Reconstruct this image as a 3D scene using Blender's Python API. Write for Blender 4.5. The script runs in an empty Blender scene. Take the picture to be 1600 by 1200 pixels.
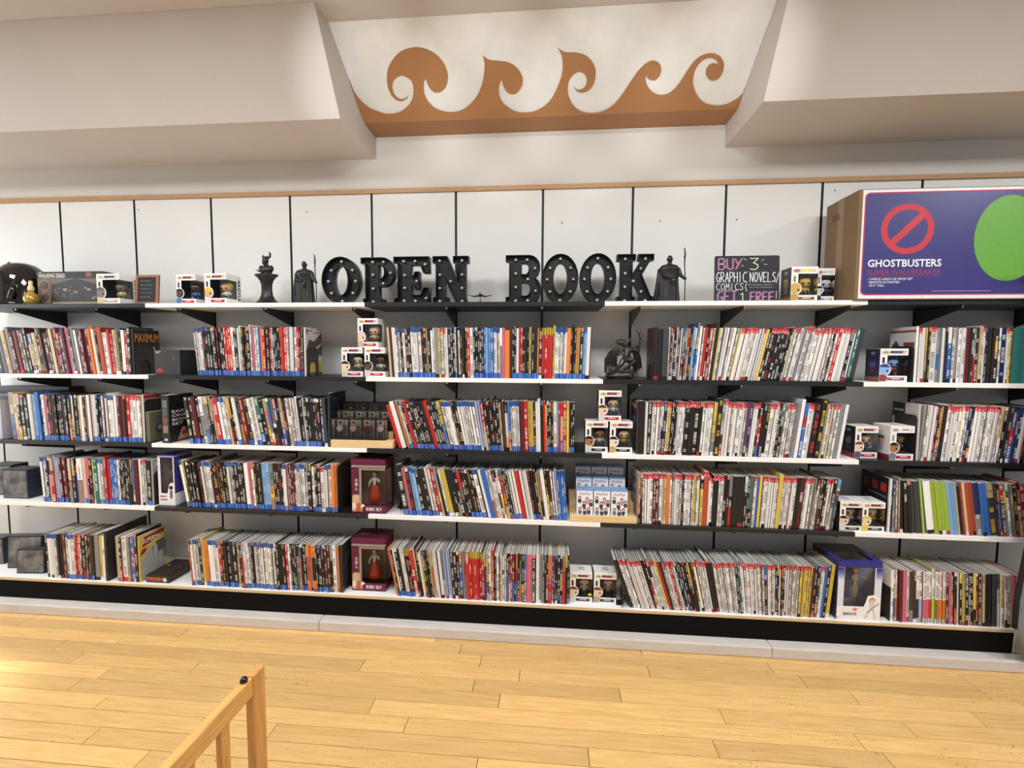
import bpy, bmesh, math, random
from mathutils import Vector, Matrix, Euler
R = math.radians
SC = bpy.context.scene
COL = SC.collection

# ------------------------------------------------------------------ camera, light, exposure
cam_d = bpy.data.cameras.new('camera'); cam = bpy.data.objects.new('camera', cam_d); COL.objects.link(cam)
cam_d.sensor_fit = 'HORIZONTAL'; cam_d.sensor_width = 36.0; cam_d.lens = 711.15 * 36.0 / 1600.0
cam_d.clip_start = 0.02
yaw, pit, rol = -0.0857, -0.0663, 0.0053
_f = Vector((math.sin(yaw)*math.cos(pit), math.cos(yaw)*math.cos(pit), math.sin(pit)))
_r = Vector((math.cos(yaw), -math.sin(yaw), 0)); _u = _r.cross(_f)
_r2 = math.cos(rol)*_r + math.sin(rol)*_u; _u2 = -math.sin(rol)*_r + math.cos(rol)*_u
cam.matrix_world = Matrix(((_r2.x, _u2.x, -_f.x, 0.0), (_r2.y, _u2.y, -_f.y, -2.5819), (_r2.z, _u2.z, -_f.z, 1.4474), (0, 0, 0, 1)))
SC.camera = cam

world = bpy.data.worlds.new('world'); SC.world = world; world.use_nodes = True
wb = world.node_tree.nodes['Background']; wb.inputs[0].default_value = (0.98, 0.99, 1.0, 1); wb.inputs[1].default_value = 0.38

def area(name, loc, aim, sx, sy, power, color):
    d = bpy.data.lights.new(name, 'AREA'); d.shape = 'RECTANGLE'; d.size = sx; d.size_y = sy; d.energy = power; d.color = color
    o = bpy.data.objects.new(name, d); COL.objects.link(o); o.location = loc
    o.rotation_euler = (Vector(aim) - Vector(loc)).to_track_quat('-Z', 'Y').to_euler()
    return o
for lx in (-3.2, -1.6, 0.0, 1.6, 3.2):
    area('ceiling_panel_lamp', (lx, -1.85, 2.895), (lx, -1.85, 0.0), 0.6, 0.6, 34, (0.97, 0.99, 0.985))  # assumed ceiling lamps, out of view, placed to suit the shading
for lx in (-0.84, -0.32, 0.22, 0.74):  # assumed spots, out of view, added to brighten the mural recess
    sd = bpy.data.lights.new('track_spot', 'SPOT'); sd.energy = 72; sd.color = (0.96, 0.99, 1.0); sd.spot_size = R(26); sd.spot_blend = 0.9; sd.shadow_soft_size = 0.04
    so = bpy.data.objects.new('track_spot', sd); COL.objects.link(so); so.location = (lx, -2.2, 2.30)
    so.rotation_euler = (Vector((lx, -0.33, 2.68)) - so.location).to_track_quat('-Z', 'Y').to_euler()
area('window_daylight', (-4.75, -1.0, 1.5), (-1.5, -1.2, 0.9), 1.5, 1.6, 45, (0.92, 0.96, 1.0))  # daylight lamp added behind the assumed, unseen window
sd = bpy.data.lights.new('window_sunbeam', 'SPOT'); sd.energy = 1500; sd.color = (1.0, 0.98, 0.95); sd.spot_size = R(12); sd.spot_blend = 1.0; sd.shadow_soft_size = 0.05  # added narrow spot outside the assumed window, imitates the pale glare on the left floor
so = bpy.data.objects.new('window_sunbeam', sd); COL.objects.link(so); so.location = (-5.3, -1.08, 2.3)
so.rotation_euler = (Vector((-2.72, -1.02, 0.0)) - so.location).to_track_quat('-Z', 'Y').to_euler()

SC.view_settings.view_transform = 'Standard'; SC.view_settings.look = 'None'
SC.view_settings.gamma = 1.0; SC.view_settings.use_curve_mapping = False
SC.view_settings.exposure = 0.0

# ------------------------------------------------------------------ helpers
def lin(c):
    out = []
    for v in c[:3]:
        v = v / 255.0
        out.append(v / 12.92 if v <= 0.04045 else ((v + 0.055) / 1.055) ** 2.4)
    return (out[0], out[1], out[2], 1.0)

def mat(name, col=None, rough=0.5, metal=0.0, spec=0.5, attr=False, noise=0.0, nscale=20.0, bump=0.0, bscale=80.0, stretch=None, coat=0.0, rnd=0.0):
    m = bpy.data.materials.new(name); m.use_nodes = True
    nt = m.node_tree; b = nt.nodes['Principled BSDF']; L = nt.links.new
    b.inputs['Roughness'].default_value = rough; b.inputs['Metallic'].default_value = metal
    b.inputs['Specular IOR Level'].default_value = spec; b.inputs['Coat Weight'].default_value = coat
    tc = nt.nodes.new('ShaderNodeTexCoord'); vec = tc.outputs['Object']
    if stretch:
        mp = nt.nodes.new('ShaderNodeMapping'); mp.inputs['Scale'].default_value = stretch; L(vec, mp.inputs[0]); vec = mp.outputs[0]
    if attr:
        a = nt.nodes.new('ShaderNodeAttribute'); a.attribute_name = 'Col'; src = a.outputs['Color']
    else:
        a = nt.nodes.new('ShaderNodeRGB'); a.outputs[0].default_value = lin(col); src = a.outputs[0]
    n = nt.nodes.new('ShaderNodeTexNoise'); n.inputs['Scale'].default_value = nscale; n.inputs['Detail'].default_value = 4; L(vec, n.inputs['Vector'])
    mr = nt.nodes.new('ShaderNodeMapRange'); mr.inputs['From Min'].default_value = 0.3; mr.inputs['From Max'].default_value = 0.7
    mr.inputs['To Min'].default_value = 1.0 - noise; mr.inputs['To Max'].default_value = 1.0 + noise * 0.5; L(n.outputs[0], mr.inputs[0])
    hs = nt.nodes.new('ShaderNodeHueSaturation'); L(src, hs.inputs['Color']); L(mr.outputs[0], hs.inputs['Value'])
    out = hs.outputs[0]
    if rnd > 0:
        oi = nt.nodes.new('ShaderNodeObjectInfo'); m2 = nt.nodes.new('ShaderNodeMapRange'); L(oi.outputs['Random'], m2.inputs[0])
        m2.inputs['To Min'].default_value = 1 - rnd; m2.inputs['To Max'].default_value = 1 + rnd
        h2 = nt.nodes.new('ShaderNodeHueSaturation'); L(out, h2.inputs['Color']); L(m2.outputs[0], h2.inputs['Value']); out = h2.outputs[0]
    L(out, b.inputs['Base Color'])
    if bump > 0:
        nb = nt.nodes.new('ShaderNodeTexNoise'); nb.inputs['Scale'].default_value = bscale; nb.inputs['Detail'].default_value = 5; L(vec, nb.inputs['Vector'])
        bp = nt.nodes.new('ShaderNodeBump'); bp.inputs['Strength'].default_value = bump; bp.inputs['Distance'].default_value = 0.002
        L(nb.outputs[0], bp.inputs['Height']); L(bp.outputs[0], b.inputs['Normal'])
    return m

M = {}
M['print'] = mat('printed_card', rough=0.42, attr=True, noise=0.06, nscale=60)
M['paint'] = mat('moulded_plastic', rough=0.35, attr=True, noise=0.04, nscale=40)
M['paper'] = mat('paper_edges', (196, 194, 190), rough=0.85, noise=0.35, nscale=6, stretch=(220, 1, 1))
M['wall'] = mat('wall_paint', (205, 200, 193), rough=0.75, noise=0.03, nscale=3, bump=0.08, bscale=120)
M['panel'] = mat('white_laminate_panel', (226, 225, 222), rough=0.5, noise=0.025, nscale=4, bump=0.05, bscale=60, rnd=0.012)
M['ceil'] = mat('plaster_ceiling', (204, 196, 190), rough=0.85, noise=0.03, nscale=2.5, bump=0.1, bscale=150)
M['rail'] = mat('black_slotted_rail', (16, 14, 16), rough=0.5, noise=0.1)
M['shelfw'] = mat('white_melamine', (246, 244, 242), rough=0.38, noise=0.02, nscale=8)
M['shelfb'] = mat('black_melamine', (25, 25, 27), rough=0.42, noise=0.12, nscale=30, stretch=(1, 6, 6))
M['steel'] = mat('black_steel', (44, 41, 40), rough=0.38, noise=0.08)
M['screw'] = mat('bright_zinc', (215, 212, 205), rough=0.25, metal=1.0, noise=0.05)
M['fascia'] = mat('black_fascia', (9, 6, 6), rough=0.8, spec=0.15, noise=0.15, nscale=8)
M['ply'] = mat('plywood_edge', (214, 187, 140), rough=0.6, noise=0.12, nscale=10, stretch=(3, 20, 60))
M['curb'] = mat('greyed_timber_curb', (212, 204, 197), rough=0.6, noise=0.10, nscale=7, stretch=(1, 5, 12), bump=0.1, bscale=30)
M['subfloor'] = mat('dark_subfloor', (70, 44, 24), rough=0.8, noise=0.1)
M['oak'] = mat('oak_trim', (184, 142, 98), rough=0.5, noise=0.15, nscale=14, stretch=(1, 12, 12))
M['silver'] = mat('silver_leaf', (230, 231, 230), rough=0.40, metal=0.1, noise=0.07, nscale=9, bump=0.12, bscale=14)
M['brown'] = mat('brown_wave_paint', (164, 116, 74), rough=0.55, noise=0.06, nscale=6)
M['pine'] = mat('pine_wood', (214, 162, 92), rough=0.42, noise=0.22, nscale=9, stretch=(14, 1.2, 14), bump=0.06)
M['pinev'] = mat('pine_wood_upright', (206, 150, 84), rough=0.42, noise=0.24, nscale=9, stretch=(14, 14, 1.2), bump=0.06)
M['birch'] = mat('birch_block', (226, 196, 146), rough=0.5, noise=0.12, nscale=8, stretch=(1.5, 8, 14))
M['resin'] = mat('black_resin', (24, 23, 24), rough=0.38, noise=0.2, nscale=60, bump=0.25, bscale=160)
M['bronze'] = mat('dark_bronze', (66, 58, 53), rough=0.28, metal=0.35, noise=0.3, nscale=50, bump=0.3, bscale=140)
M['letter'] = mat('black_marquee_metal', (22, 24, 27), rough=0.33, noise=0.1, nscale=12)
M['gloss'] = mat('gloss_black_plastic', (8, 8, 11), rough=0.08, noise=0.05, coat=0.6)
M['card'] = mat('brown_cardboard', (126, 101, 74), rough=0.8, noise=0.09, nscale=5, bump=0.1, bscale=60)
M['chalk'] = mat('chalkboard', (36, 39, 46), rough=0.7, noise=0.25, nscale=7)
M['cloth'] = mat('grey_cloth', (132, 140, 144), rough=0.9, noise=0.15, nscale=30, bump=0.2, bscale=200)
M['clothk'] = mat('black_binding', (14, 13, 15), rough=0.7, noise=0.1)
M['winframe'] = mat('white_assumed_window_frame', (225, 225, 222), rough=0.5, noise=0.03)
M['gold'] = mat('amber_gold_glass', (196, 164, 84), rough=0.15, metal=0.4, noise=0.15, nscale=40)
M['cream'] = mat('cream_cap', (226, 210, 160), rough=0.4, noise=0.08)
M['rubber'] = mat('black_rubber', (12, 12, 14), rough=0.3, noise=0.05)
M['photo'] = mat('greyscale_picture_print', (118, 118, 120), rough=0.3, noise=0.9, nscale=14)
M['bulbglass'] = mat('frosted_bulb', (205, 205, 205), rough=0.18, metal=0.3, noise=0.05)

def plastic(name, tint, mixf):
    m = bpy.data.materials.new(name); m.use_nodes = True; nt = m.node_tree
    for n in list(nt.nodes): nt.nodes.remove(n)
    o = nt.nodes.new('ShaderNodeOutputMaterial'); t = nt.nodes.new('ShaderNodeBsdfTransparent'); g = nt.nodes.new('ShaderNodeBsdfGlossy')
    t.inputs[0].default_value = tint; g.inputs['Roughness'].default_value = 0.06
    no = nt.nodes.new('ShaderNodeTexNoise'); no.inputs['Scale'].default_value = 18
    bp = nt.nodes.new('ShaderNodeBump'); bp.inputs['Strength'].default_value = 0.15; nt.links.new(no.outputs[0], bp.inputs['Height']); nt.links.new(bp.outputs[0], g.inputs['Normal'])
    fr = nt.nodes.new('ShaderNodeLayerWeight'); fr.inputs['Blend'].default_value = mixf
    mx = nt.nodes.new('ShaderNodeMixShader'); nt.links.new(fr.outputs['Fresnel'], mx.inputs[0])
    nt.links.new(t.outputs[0], mx.inputs[1]); nt.links.new(g.outputs[0], mx.inputs[2]); nt.links.new(mx.outputs[0], o.inputs[0])
    return m
M['clear'] = plastic('clear_window_plastic', (0.93, 0.93, 0.92, 1), 0.18)
M['smoke'] = plastic('clear_display_case', (0.95, 0.94, 0.93, 1), 0.22)

def floor_mat():
    m = bpy.data.materials.new('maple_plank'); m.use_nodes = True; nt = m.node_tree; L = nt.links.new
    b = nt.nodes['Principled BSDF']
    tc = nt.nodes.new('ShaderNodeTexCoord'); oi = nt.nodes.new('ShaderNodeObjectInfo')
    ad = nt.nodes.new('ShaderNodeVectorMath'); ad.operation = 'ADD'
    sc = nt.nodes.new('ShaderNodeVectorMath'); sc.operation = 'SCALE'; sc.inputs['Scale'].default_value = 37.0
    cb = nt.nodes.new('ShaderNodeCombineXYZ'); L(oi.outputs['Random'], cb.inputs[0]); L(oi.outputs['Random'], cb.inputs[2]); L(cb.outputs[0], sc.inputs[0])
    L(tc.outputs['Object'], ad.inputs[0]); L(sc.outputs[0], ad.inputs[1])
    mp = nt.nodes.new('ShaderNodeMapping'); mp.inputs['Scale'].default_value = (2.2, 30, 30); L(ad.outputs[0], mp.inputs[0])
    n1 = nt.nodes.new('ShaderNodeTexNoise'); n1.inputs['Scale'].default_value = 3.0; n1.inputs['Detail'].default_value = 6; L(mp.outputs[0], n1.inputs['Vector'])
    cr = nt.nodes.new('ShaderNodeValToRGB'); e = cr.color_ramp.elements
    e[0].position = 0.28; e[0].color = lin((214, 168, 104)); e[1].position = 0.70; e[1].color = lin((232, 192, 126)); L(n1.outputs[0], cr.inputs[0])
    mr = nt.nodes.new('ShaderNodeMapRange'); mr.inputs['To Min'].default_value = 0.86; mr.inputs['To Max'].default_value = 1.09; L(oi.outputs['Random'], mr.inputs[0])
    hs = nt.nodes.new('ShaderNodeHueSaturation'); L(cr.outputs[0], hs.inputs['Color']); L(mr.outputs[0], hs.inputs['Value'])
    # dents and dark scuffs
    mp2 = nt.nodes.new('ShaderNodeMapping'); mp2.inputs['Scale'].default_value = (1, 1.8, 1); L(ad.outputs[0], mp2.inputs[0])
    n2 = nt.nodes.new('ShaderNodeTexNoise'); n2.inputs['Scale'].default_value = 85; n2.inputs['Detail'].default_value = 3; L(mp2.outputs[0], n2.inputs['Vector'])
    n3 = nt.nodes.new('ShaderNodeTexNoise'); n3.inputs['Scale'].default_value = 4.0; L(ad.outputs[0], n3.inputs['Vector'])
    ma = nt.nodes.new('ShaderNodeMath'); ma.operation = 'MULTIPLY_ADD'; ma.inputs[1].default_value = 0.5; ma.inputs[2].default_value = 0.75; L(n3.outputs[0], ma.inputs[0])
    mu = nt.nodes.new('ShaderNodeMath'); mu.operation = 'MULTIPLY'; L(n2.outputs[0], mu.inputs[0]); L(ma.outputs[0], mu.inputs[1])
    c2 = nt.nodes.new('ShaderNodeValToRGB'); c2.color_ramp.elements[0].position = 0.715; c2.color_ramp.elements[1].position = 0.755; L(mu.outputs[0], c2.inputs[0])
    mx = nt.nodes.new('ShaderNodeMixRGB'); mx.inputs[2].default_value = lin((96, 66, 40)); L(c2.outputs[0], mx.inputs[0]); L(hs.outputs[0], mx.inputs[1])
    L(mx.outputs[0], b.inputs['Base Color'])
    r2 = nt.nodes.new('ShaderNodeMapRange'); r2.inputs['To Min'].default_value = 0.22; r2.inputs['To Max'].default_value = 0.42; L(n3.outputs[0], r2.inputs[0]); L(r2.outputs[0], b.inputs['Roughness'])
    bp = nt.nodes.new('ShaderNodeBump'); bp.inputs['Strength'].default_value = 0.12; bp.inputs['Distance'].default_value = 0.002; L(n2.outputs[0], bp.inputs['Height']); L(bp.outputs[0], b.inputs['Normal'])
    return m
M['maple'] = floor_mat()

class MB:
    def __init__(s): s.v = []; s.f = []; s.c = []
    def face(s, pts, col=(200, 200, 200)):
        k = len(s.v); s.v += [tuple(p) for p in pts]; s.f.append(tuple(range(k, k + len(pts)))); s.c.append(col)
    def box(s, x0, x1, y0, y1, z0, z1, col=(200, 200, 200), cols=None):
        k = len(s.v)
        s.v += [(x0,y0,z0),(x1,y0,z0),(x1,y1,z0),(x0,y1,z0),(x0,y0,z1),(x1,y0,z1),(x1,y1,z1),(x0,y1,z1)]
        F = {'-z':(0,3,2,1), '+z':(4,5,6,7), '-y':(0,1,5,4), '+x':(1,2,6,5), '+y':(2,3,7,6), '-x':(3,0,4,7)}
        for kk, q in F.items():
            s.f.append(tuple(k + i for i in q)); s.c.append((cols or {}).get(kk, col))
        return s
    def fq(s, x0, x1, z0, z1, y, col):      # print patch facing -y
        s.face([(x0,y,z0),(x1,y,z0),(x1,y,z1),(x0,y,z1)], col)
    def fpoly(s, pts, y, col):              # print polygon facing -y, points (x, z) counter-clockwise
        s.face([(a, y, b) for a, b in pts], col)
    def prism(s, poly, y0, y1, col):        # polygon (x,z) CCW seen from -y, extruded along y
        n = len(poly)
        s.face([(a, y0, b) for a, b in poly], col); s.face([(a, y1, b) for a, b in reversed(poly)], col)
        for i in range(n):
            a, b = poly[i], poly[(i+1) % n]
            s.face([(a[0],y1,a[1]), (b[0],y1,b[1]), (b[0],y0,b[1]), (a[0],y0,a[1])], col)
    def prismx(s, poly, x0, x1, col):       # polygon (y,z), extruded along x
        n = len(poly)
        s.face([(x1, a, b) for a, b in poly], col); s.face([(x0, a, b) for a, b in reversed(poly)], col)
        for i in range(n):
            a, b = poly[i], poly[(i+1) % n]
            s.face([(x0,a[0],a[1]), (x0,b[0],b[1]), (x1,b[0],b[1]), (x1,a[0],a[1])], col)
    def prismz(s, poly, z0, z1, col):
        n = len(poly)
        s.face([(a, b, z1) for a, b in poly], col); s.face([(a, b, z0) for a, b in reversed(poly)], col)
        for i in range(n):
            a, b = poly[i], poly[(i+1) % n]
            s.face([(a[0],a[1],z0), (b[0],b[1],z0), (b[0],b[1],z1), (a[0],a[1],z1)], col)
    def tube(s, pts, rad, n=8, col=(200, 200, 200)):
        pts = [Vector(p) for p in pts]; k0 = len(s.v)
        if not hasattr(rad, '__len__'): rad = [rad] * len(pts)
        for i, p in enumerate(pts):
            t = (pts[min(i+1, len(pts)-1)] - pts[max(i-1, 0)]).normalized()
            a = t.cross(Vector((0, 1, 0.13)))
            if a.length < 1e-3: a = t.cross(Vector((1, 0, 0)))
            a.normalize(); b = t.cross(a)
            for j in range(n):
                th = 2*math.pi*j/n; s.v.append(tuple(p + rad[i]*(math.cos(th)*a + math.sin(th)*b)))
        for i in range(len(pts)-1):
            for j in range(n):
                s.f.append((k0+i*n+j, k0+i*n+(j+1) % n, k0+(i+1)*n+(j+1) % n, k0+(i+1)*n+j)); s.c.append(col)
        s.f.append(tuple(k0+j for j in reversed(range(n)))); s.c.append(col)
        s.f.append(tuple(k0+(len(pts)-1)*n+j for j in range(n))); s.c.append(col)
    def lathe(s, prof, n=24, c=(0, 0, 0), col=(200, 200, 200), sy=1.0, fold=None):
        k0 = len(s.v)
        for r, z in prof:
            for j in range(n):
                th = 2*math.pi*j/n; q = r * (fold(th, z) if fold else 1)
                s.v.append((c[0]+q*math.cos(th), c[1]+q*math.sin(th)*sy, c[2]+z))
        for i in range(len(prof)-1):
            for j in range(n):
                s.f.append((k0+i*n+j, k0+i*n+(j+1) % n, k0+(i+1)*n+(j+1) % n, k0+(i+1)*n+j)); s.c.append(col)
        s.f.append(tuple(k0+j for j in reversed(range(n)))); s.c.append(col)
        s.f.append(tuple(k0+(len(prof)-1)*n+j for j in range(n))); s.c.append(col)
    def ell(s, c, r, nu=12, nv=8, col=(200, 200, 200), e=1.0, colf=None):
        k0 = len(s.v)
        def p(x): return math.copysign(abs(x)**e, x)
        for i in range(nv+1):
            ph = -math.pi/2 + math.pi*i/nv
            for j in range(nu):
                th = 2*math.pi*j/nu
                s.v.append((c[0]+r[0]*p(math.cos(ph))*p(math.cos(th)), c[1]+r[1]*p(math.cos(ph))*p(math.sin(th)), c[2]+r[2]*p(math.sin(ph))))
        for i in range(nv):
            for j in range(nu):
                s.f.append((k0+i*nu+j, k0+i*nu+(j+1) % nu, k0+(i+1)*nu+(j+1) % nu, k0+(i+1)*nu+j))
                s.c.append(colf(i, j) if colf else col)
    def mesh(s, name, m, smooth=False):
        me = bpy.data.meshes.new(name); me.from_pydata(s.v, [], s.f)
        at = me.color_attributes.new('Col', 'FLOAT_COLOR', 'CORNER'); cache = {}; data = []
        for f, c in zip(s.f, s.c):
            if c not in cache: cache[c] = lin(c)
            data += list(cache[c]) * len(f)
        at.data.foreach_set('color', data)
        if smooth: me.polygons.foreach_set('use_smooth', [True] * len(me.polygons))
        me.materials.append(M[m] if isinstance(m, str) else m); me.update()
        return me
    def build(s, name, m='print', parent=None, loc=(0, 0, 0), rot=(0, 0, 0), smooth=False):
        return link(name, s.mesh(name, m, smooth), parent, loc, rot)

for _n in ('face','fq','fpoly','prism','prismx','prismz','tube','lathe','ell'):
    def _w(fn):
        def g(self, *a, **k): fn(self, *a, **k); return self
        return g
    setattr(MB, _n, _w(getattr(MB, _n)))

def link(name, me, parent=None, loc=(0, 0, 0), rot=(0, 0, 0)):
    o = bpy.data.objects.new(name, me); COL.objects.link(o); o.parent = parent; o.location = loc; o.rotation_euler = rot
    return o
def tag(o, label, cat, group=None, kind=None):
    o['label'] = label; o['category'] = cat
    if group: o['group'] = group
    if kind: o['kind'] = kind
    return o
def struct(o, label=None):
    o['kind'] = 'structure'
    if label: o['label'] = label; o['category'] = o.name.split('_')[0]
    return o
def thing(name, label, cat, loc=(0, 0, 0), rz=0.0, group=None, rot=None):
    o = bpy.data.objects.new(name, None); COL.objects.link(o); o.location = loc; o.rotation_euler = rot or (0, 0, rz)
    o.empty_display_size = 0.05
    return tag(o, label, cat, group)
def bevel(o, w, seg=2):
    b = o.modifiers.new('bevel', 'BEVEL'); b.width = w; b.segments = seg; b.limit_method = 'ANGLE'
def remesh(mb, name, m, vox, parent=None, loc=(0, 0, 0), rot=(0, 0, 0)):
    o = mb.build('tmp', m); r = o.modifiers.new('r', 'REMESH'); r.mode = 'VOXEL'; r.voxel_size = vox
    s = o.modifiers.new('s', 'SMOOTH'); s.iterations = 2; s.factor = 0.5
    dg = bpy.context.evaluated_depsgraph_get(); me = bpy.data.meshes.new_from_object(o.evaluated_get(dg))
    bpy.data.objects.remove(o); me.name = name; me.materials.clear(); me.materials.append(M[m])
    me.polygons.foreach_set('use_smooth', [True] * len(me.polygons))
    return link(name, me, parent, loc, rot)
def curve_mesh(name, splines, m, extrude=0.0, bev=0.0, fill=True):
    cu = bpy.data.curves.new('c', 'CURVE'); cu.dimensions = '2D'; cu.fill_mode = 'BOTH' if fill else 'NONE'
    cu.extrude = extrude; cu.bevel_depth = bev; cu.bevel_resolution = 0
    for pts in splines:
        sp = cu.splines.new('POLY'); sp.points.add(len(pts)-1)
        for i, (a, b) in enumerate(pts): sp.points[i].co = (a, b, 0, 1)
        sp.use_cyclic_u = True
    o = bpy.data.objects.new('tmp', cu); COL.objects.link(o)
    dg = bpy.context.evaluated_depsgraph_get(); dg.update()
    me = bpy.data.meshes.new_from_object(o.evaluated_get(dg)); bpy.data.objects.remove(o); bpy.data.curves.remove(cu)
    me.name = name; me.materials.clear(); me.materials.append(M[m] if isinstance(m, str) else m)
    return me
INK = {}
def ink(c):
    if c not in INK: INK[c] = mat('ink_%02x%02x%02x' % c, c, rough=0.5, noise=0.03)
    return INK[c]
def text(name, body, w, h, color, parent, loc, side='-y', bold=0.0, ext=0.0004, spin=0.0):
    """flat lettering fitted into w x h, lower-left corner at loc; side = direction it faces"""
    cu = bpy.data.curves.new('t', 'FONT'); cu.body = body; cu.size = 1.0; cu.extrude = 0.0; cu.offset = bold; cu.resolution_u = 2; cu.space_line = 1.05
    o = bpy.data.objects.new('tmp', cu); COL.objects.link(o)
    dg = bpy.context.evaluated_depsgraph_get(); dg.update()
    me = bpy.data.meshes.new_from_object(o.evaluated_get(dg)); bpy.data.objects.remove(o); bpy.data.curves.remove(cu)
    if not me.vertices: return None
    xs = [v.co.x for v in me.vertices]; ys = [v.co.y for v in me.vertices]
    ax, ay = min(xs), min(ys); sx = w/max(max(xs)-ax, 1e-6); sy = h/max(max(ys)-ay, 1e-6)
    for v in me.vertices: v.co = ((v.co.x-ax)*sx, (v.co.y-ay)*sy, ext)
    me.materials.clear(); me.materials.append(ink(color)); me.name = name
    q = {'-y': Euler((R(90), 0, 0)), '+x': Euler((R(90), 0, R(90))), '-x': Euler((R(90), 0, R(-90))), '+z': Euler((0, 0, 0))}[side].to_matrix()
    q = q @ Matrix.Rotation(spin, 3, 'Z')
    o = link(name, me, parent, loc, q.to_euler())
    return o
def arc(cx, cz, rx, rz, a0, a1, n):
    return [(cx+rx*math.cos(R(a0+(a1-a0)*i/n)), cz+rz*math.sin(R(a0+(a1-a0)*i/n))) for i in range(n+1)]
def rrect(x0, x1, z0, z1, r, n=4):
    return arc(x1-r, z0+r, r, r, -90, 0, n)+arc(x1-r, z1-r, r, r, 0, 90, n)+arc(x0+r, z1-r, r, r, 90, 180, n)+arc(x0+r, z0+r, r, r, 180, 270, n)

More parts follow.
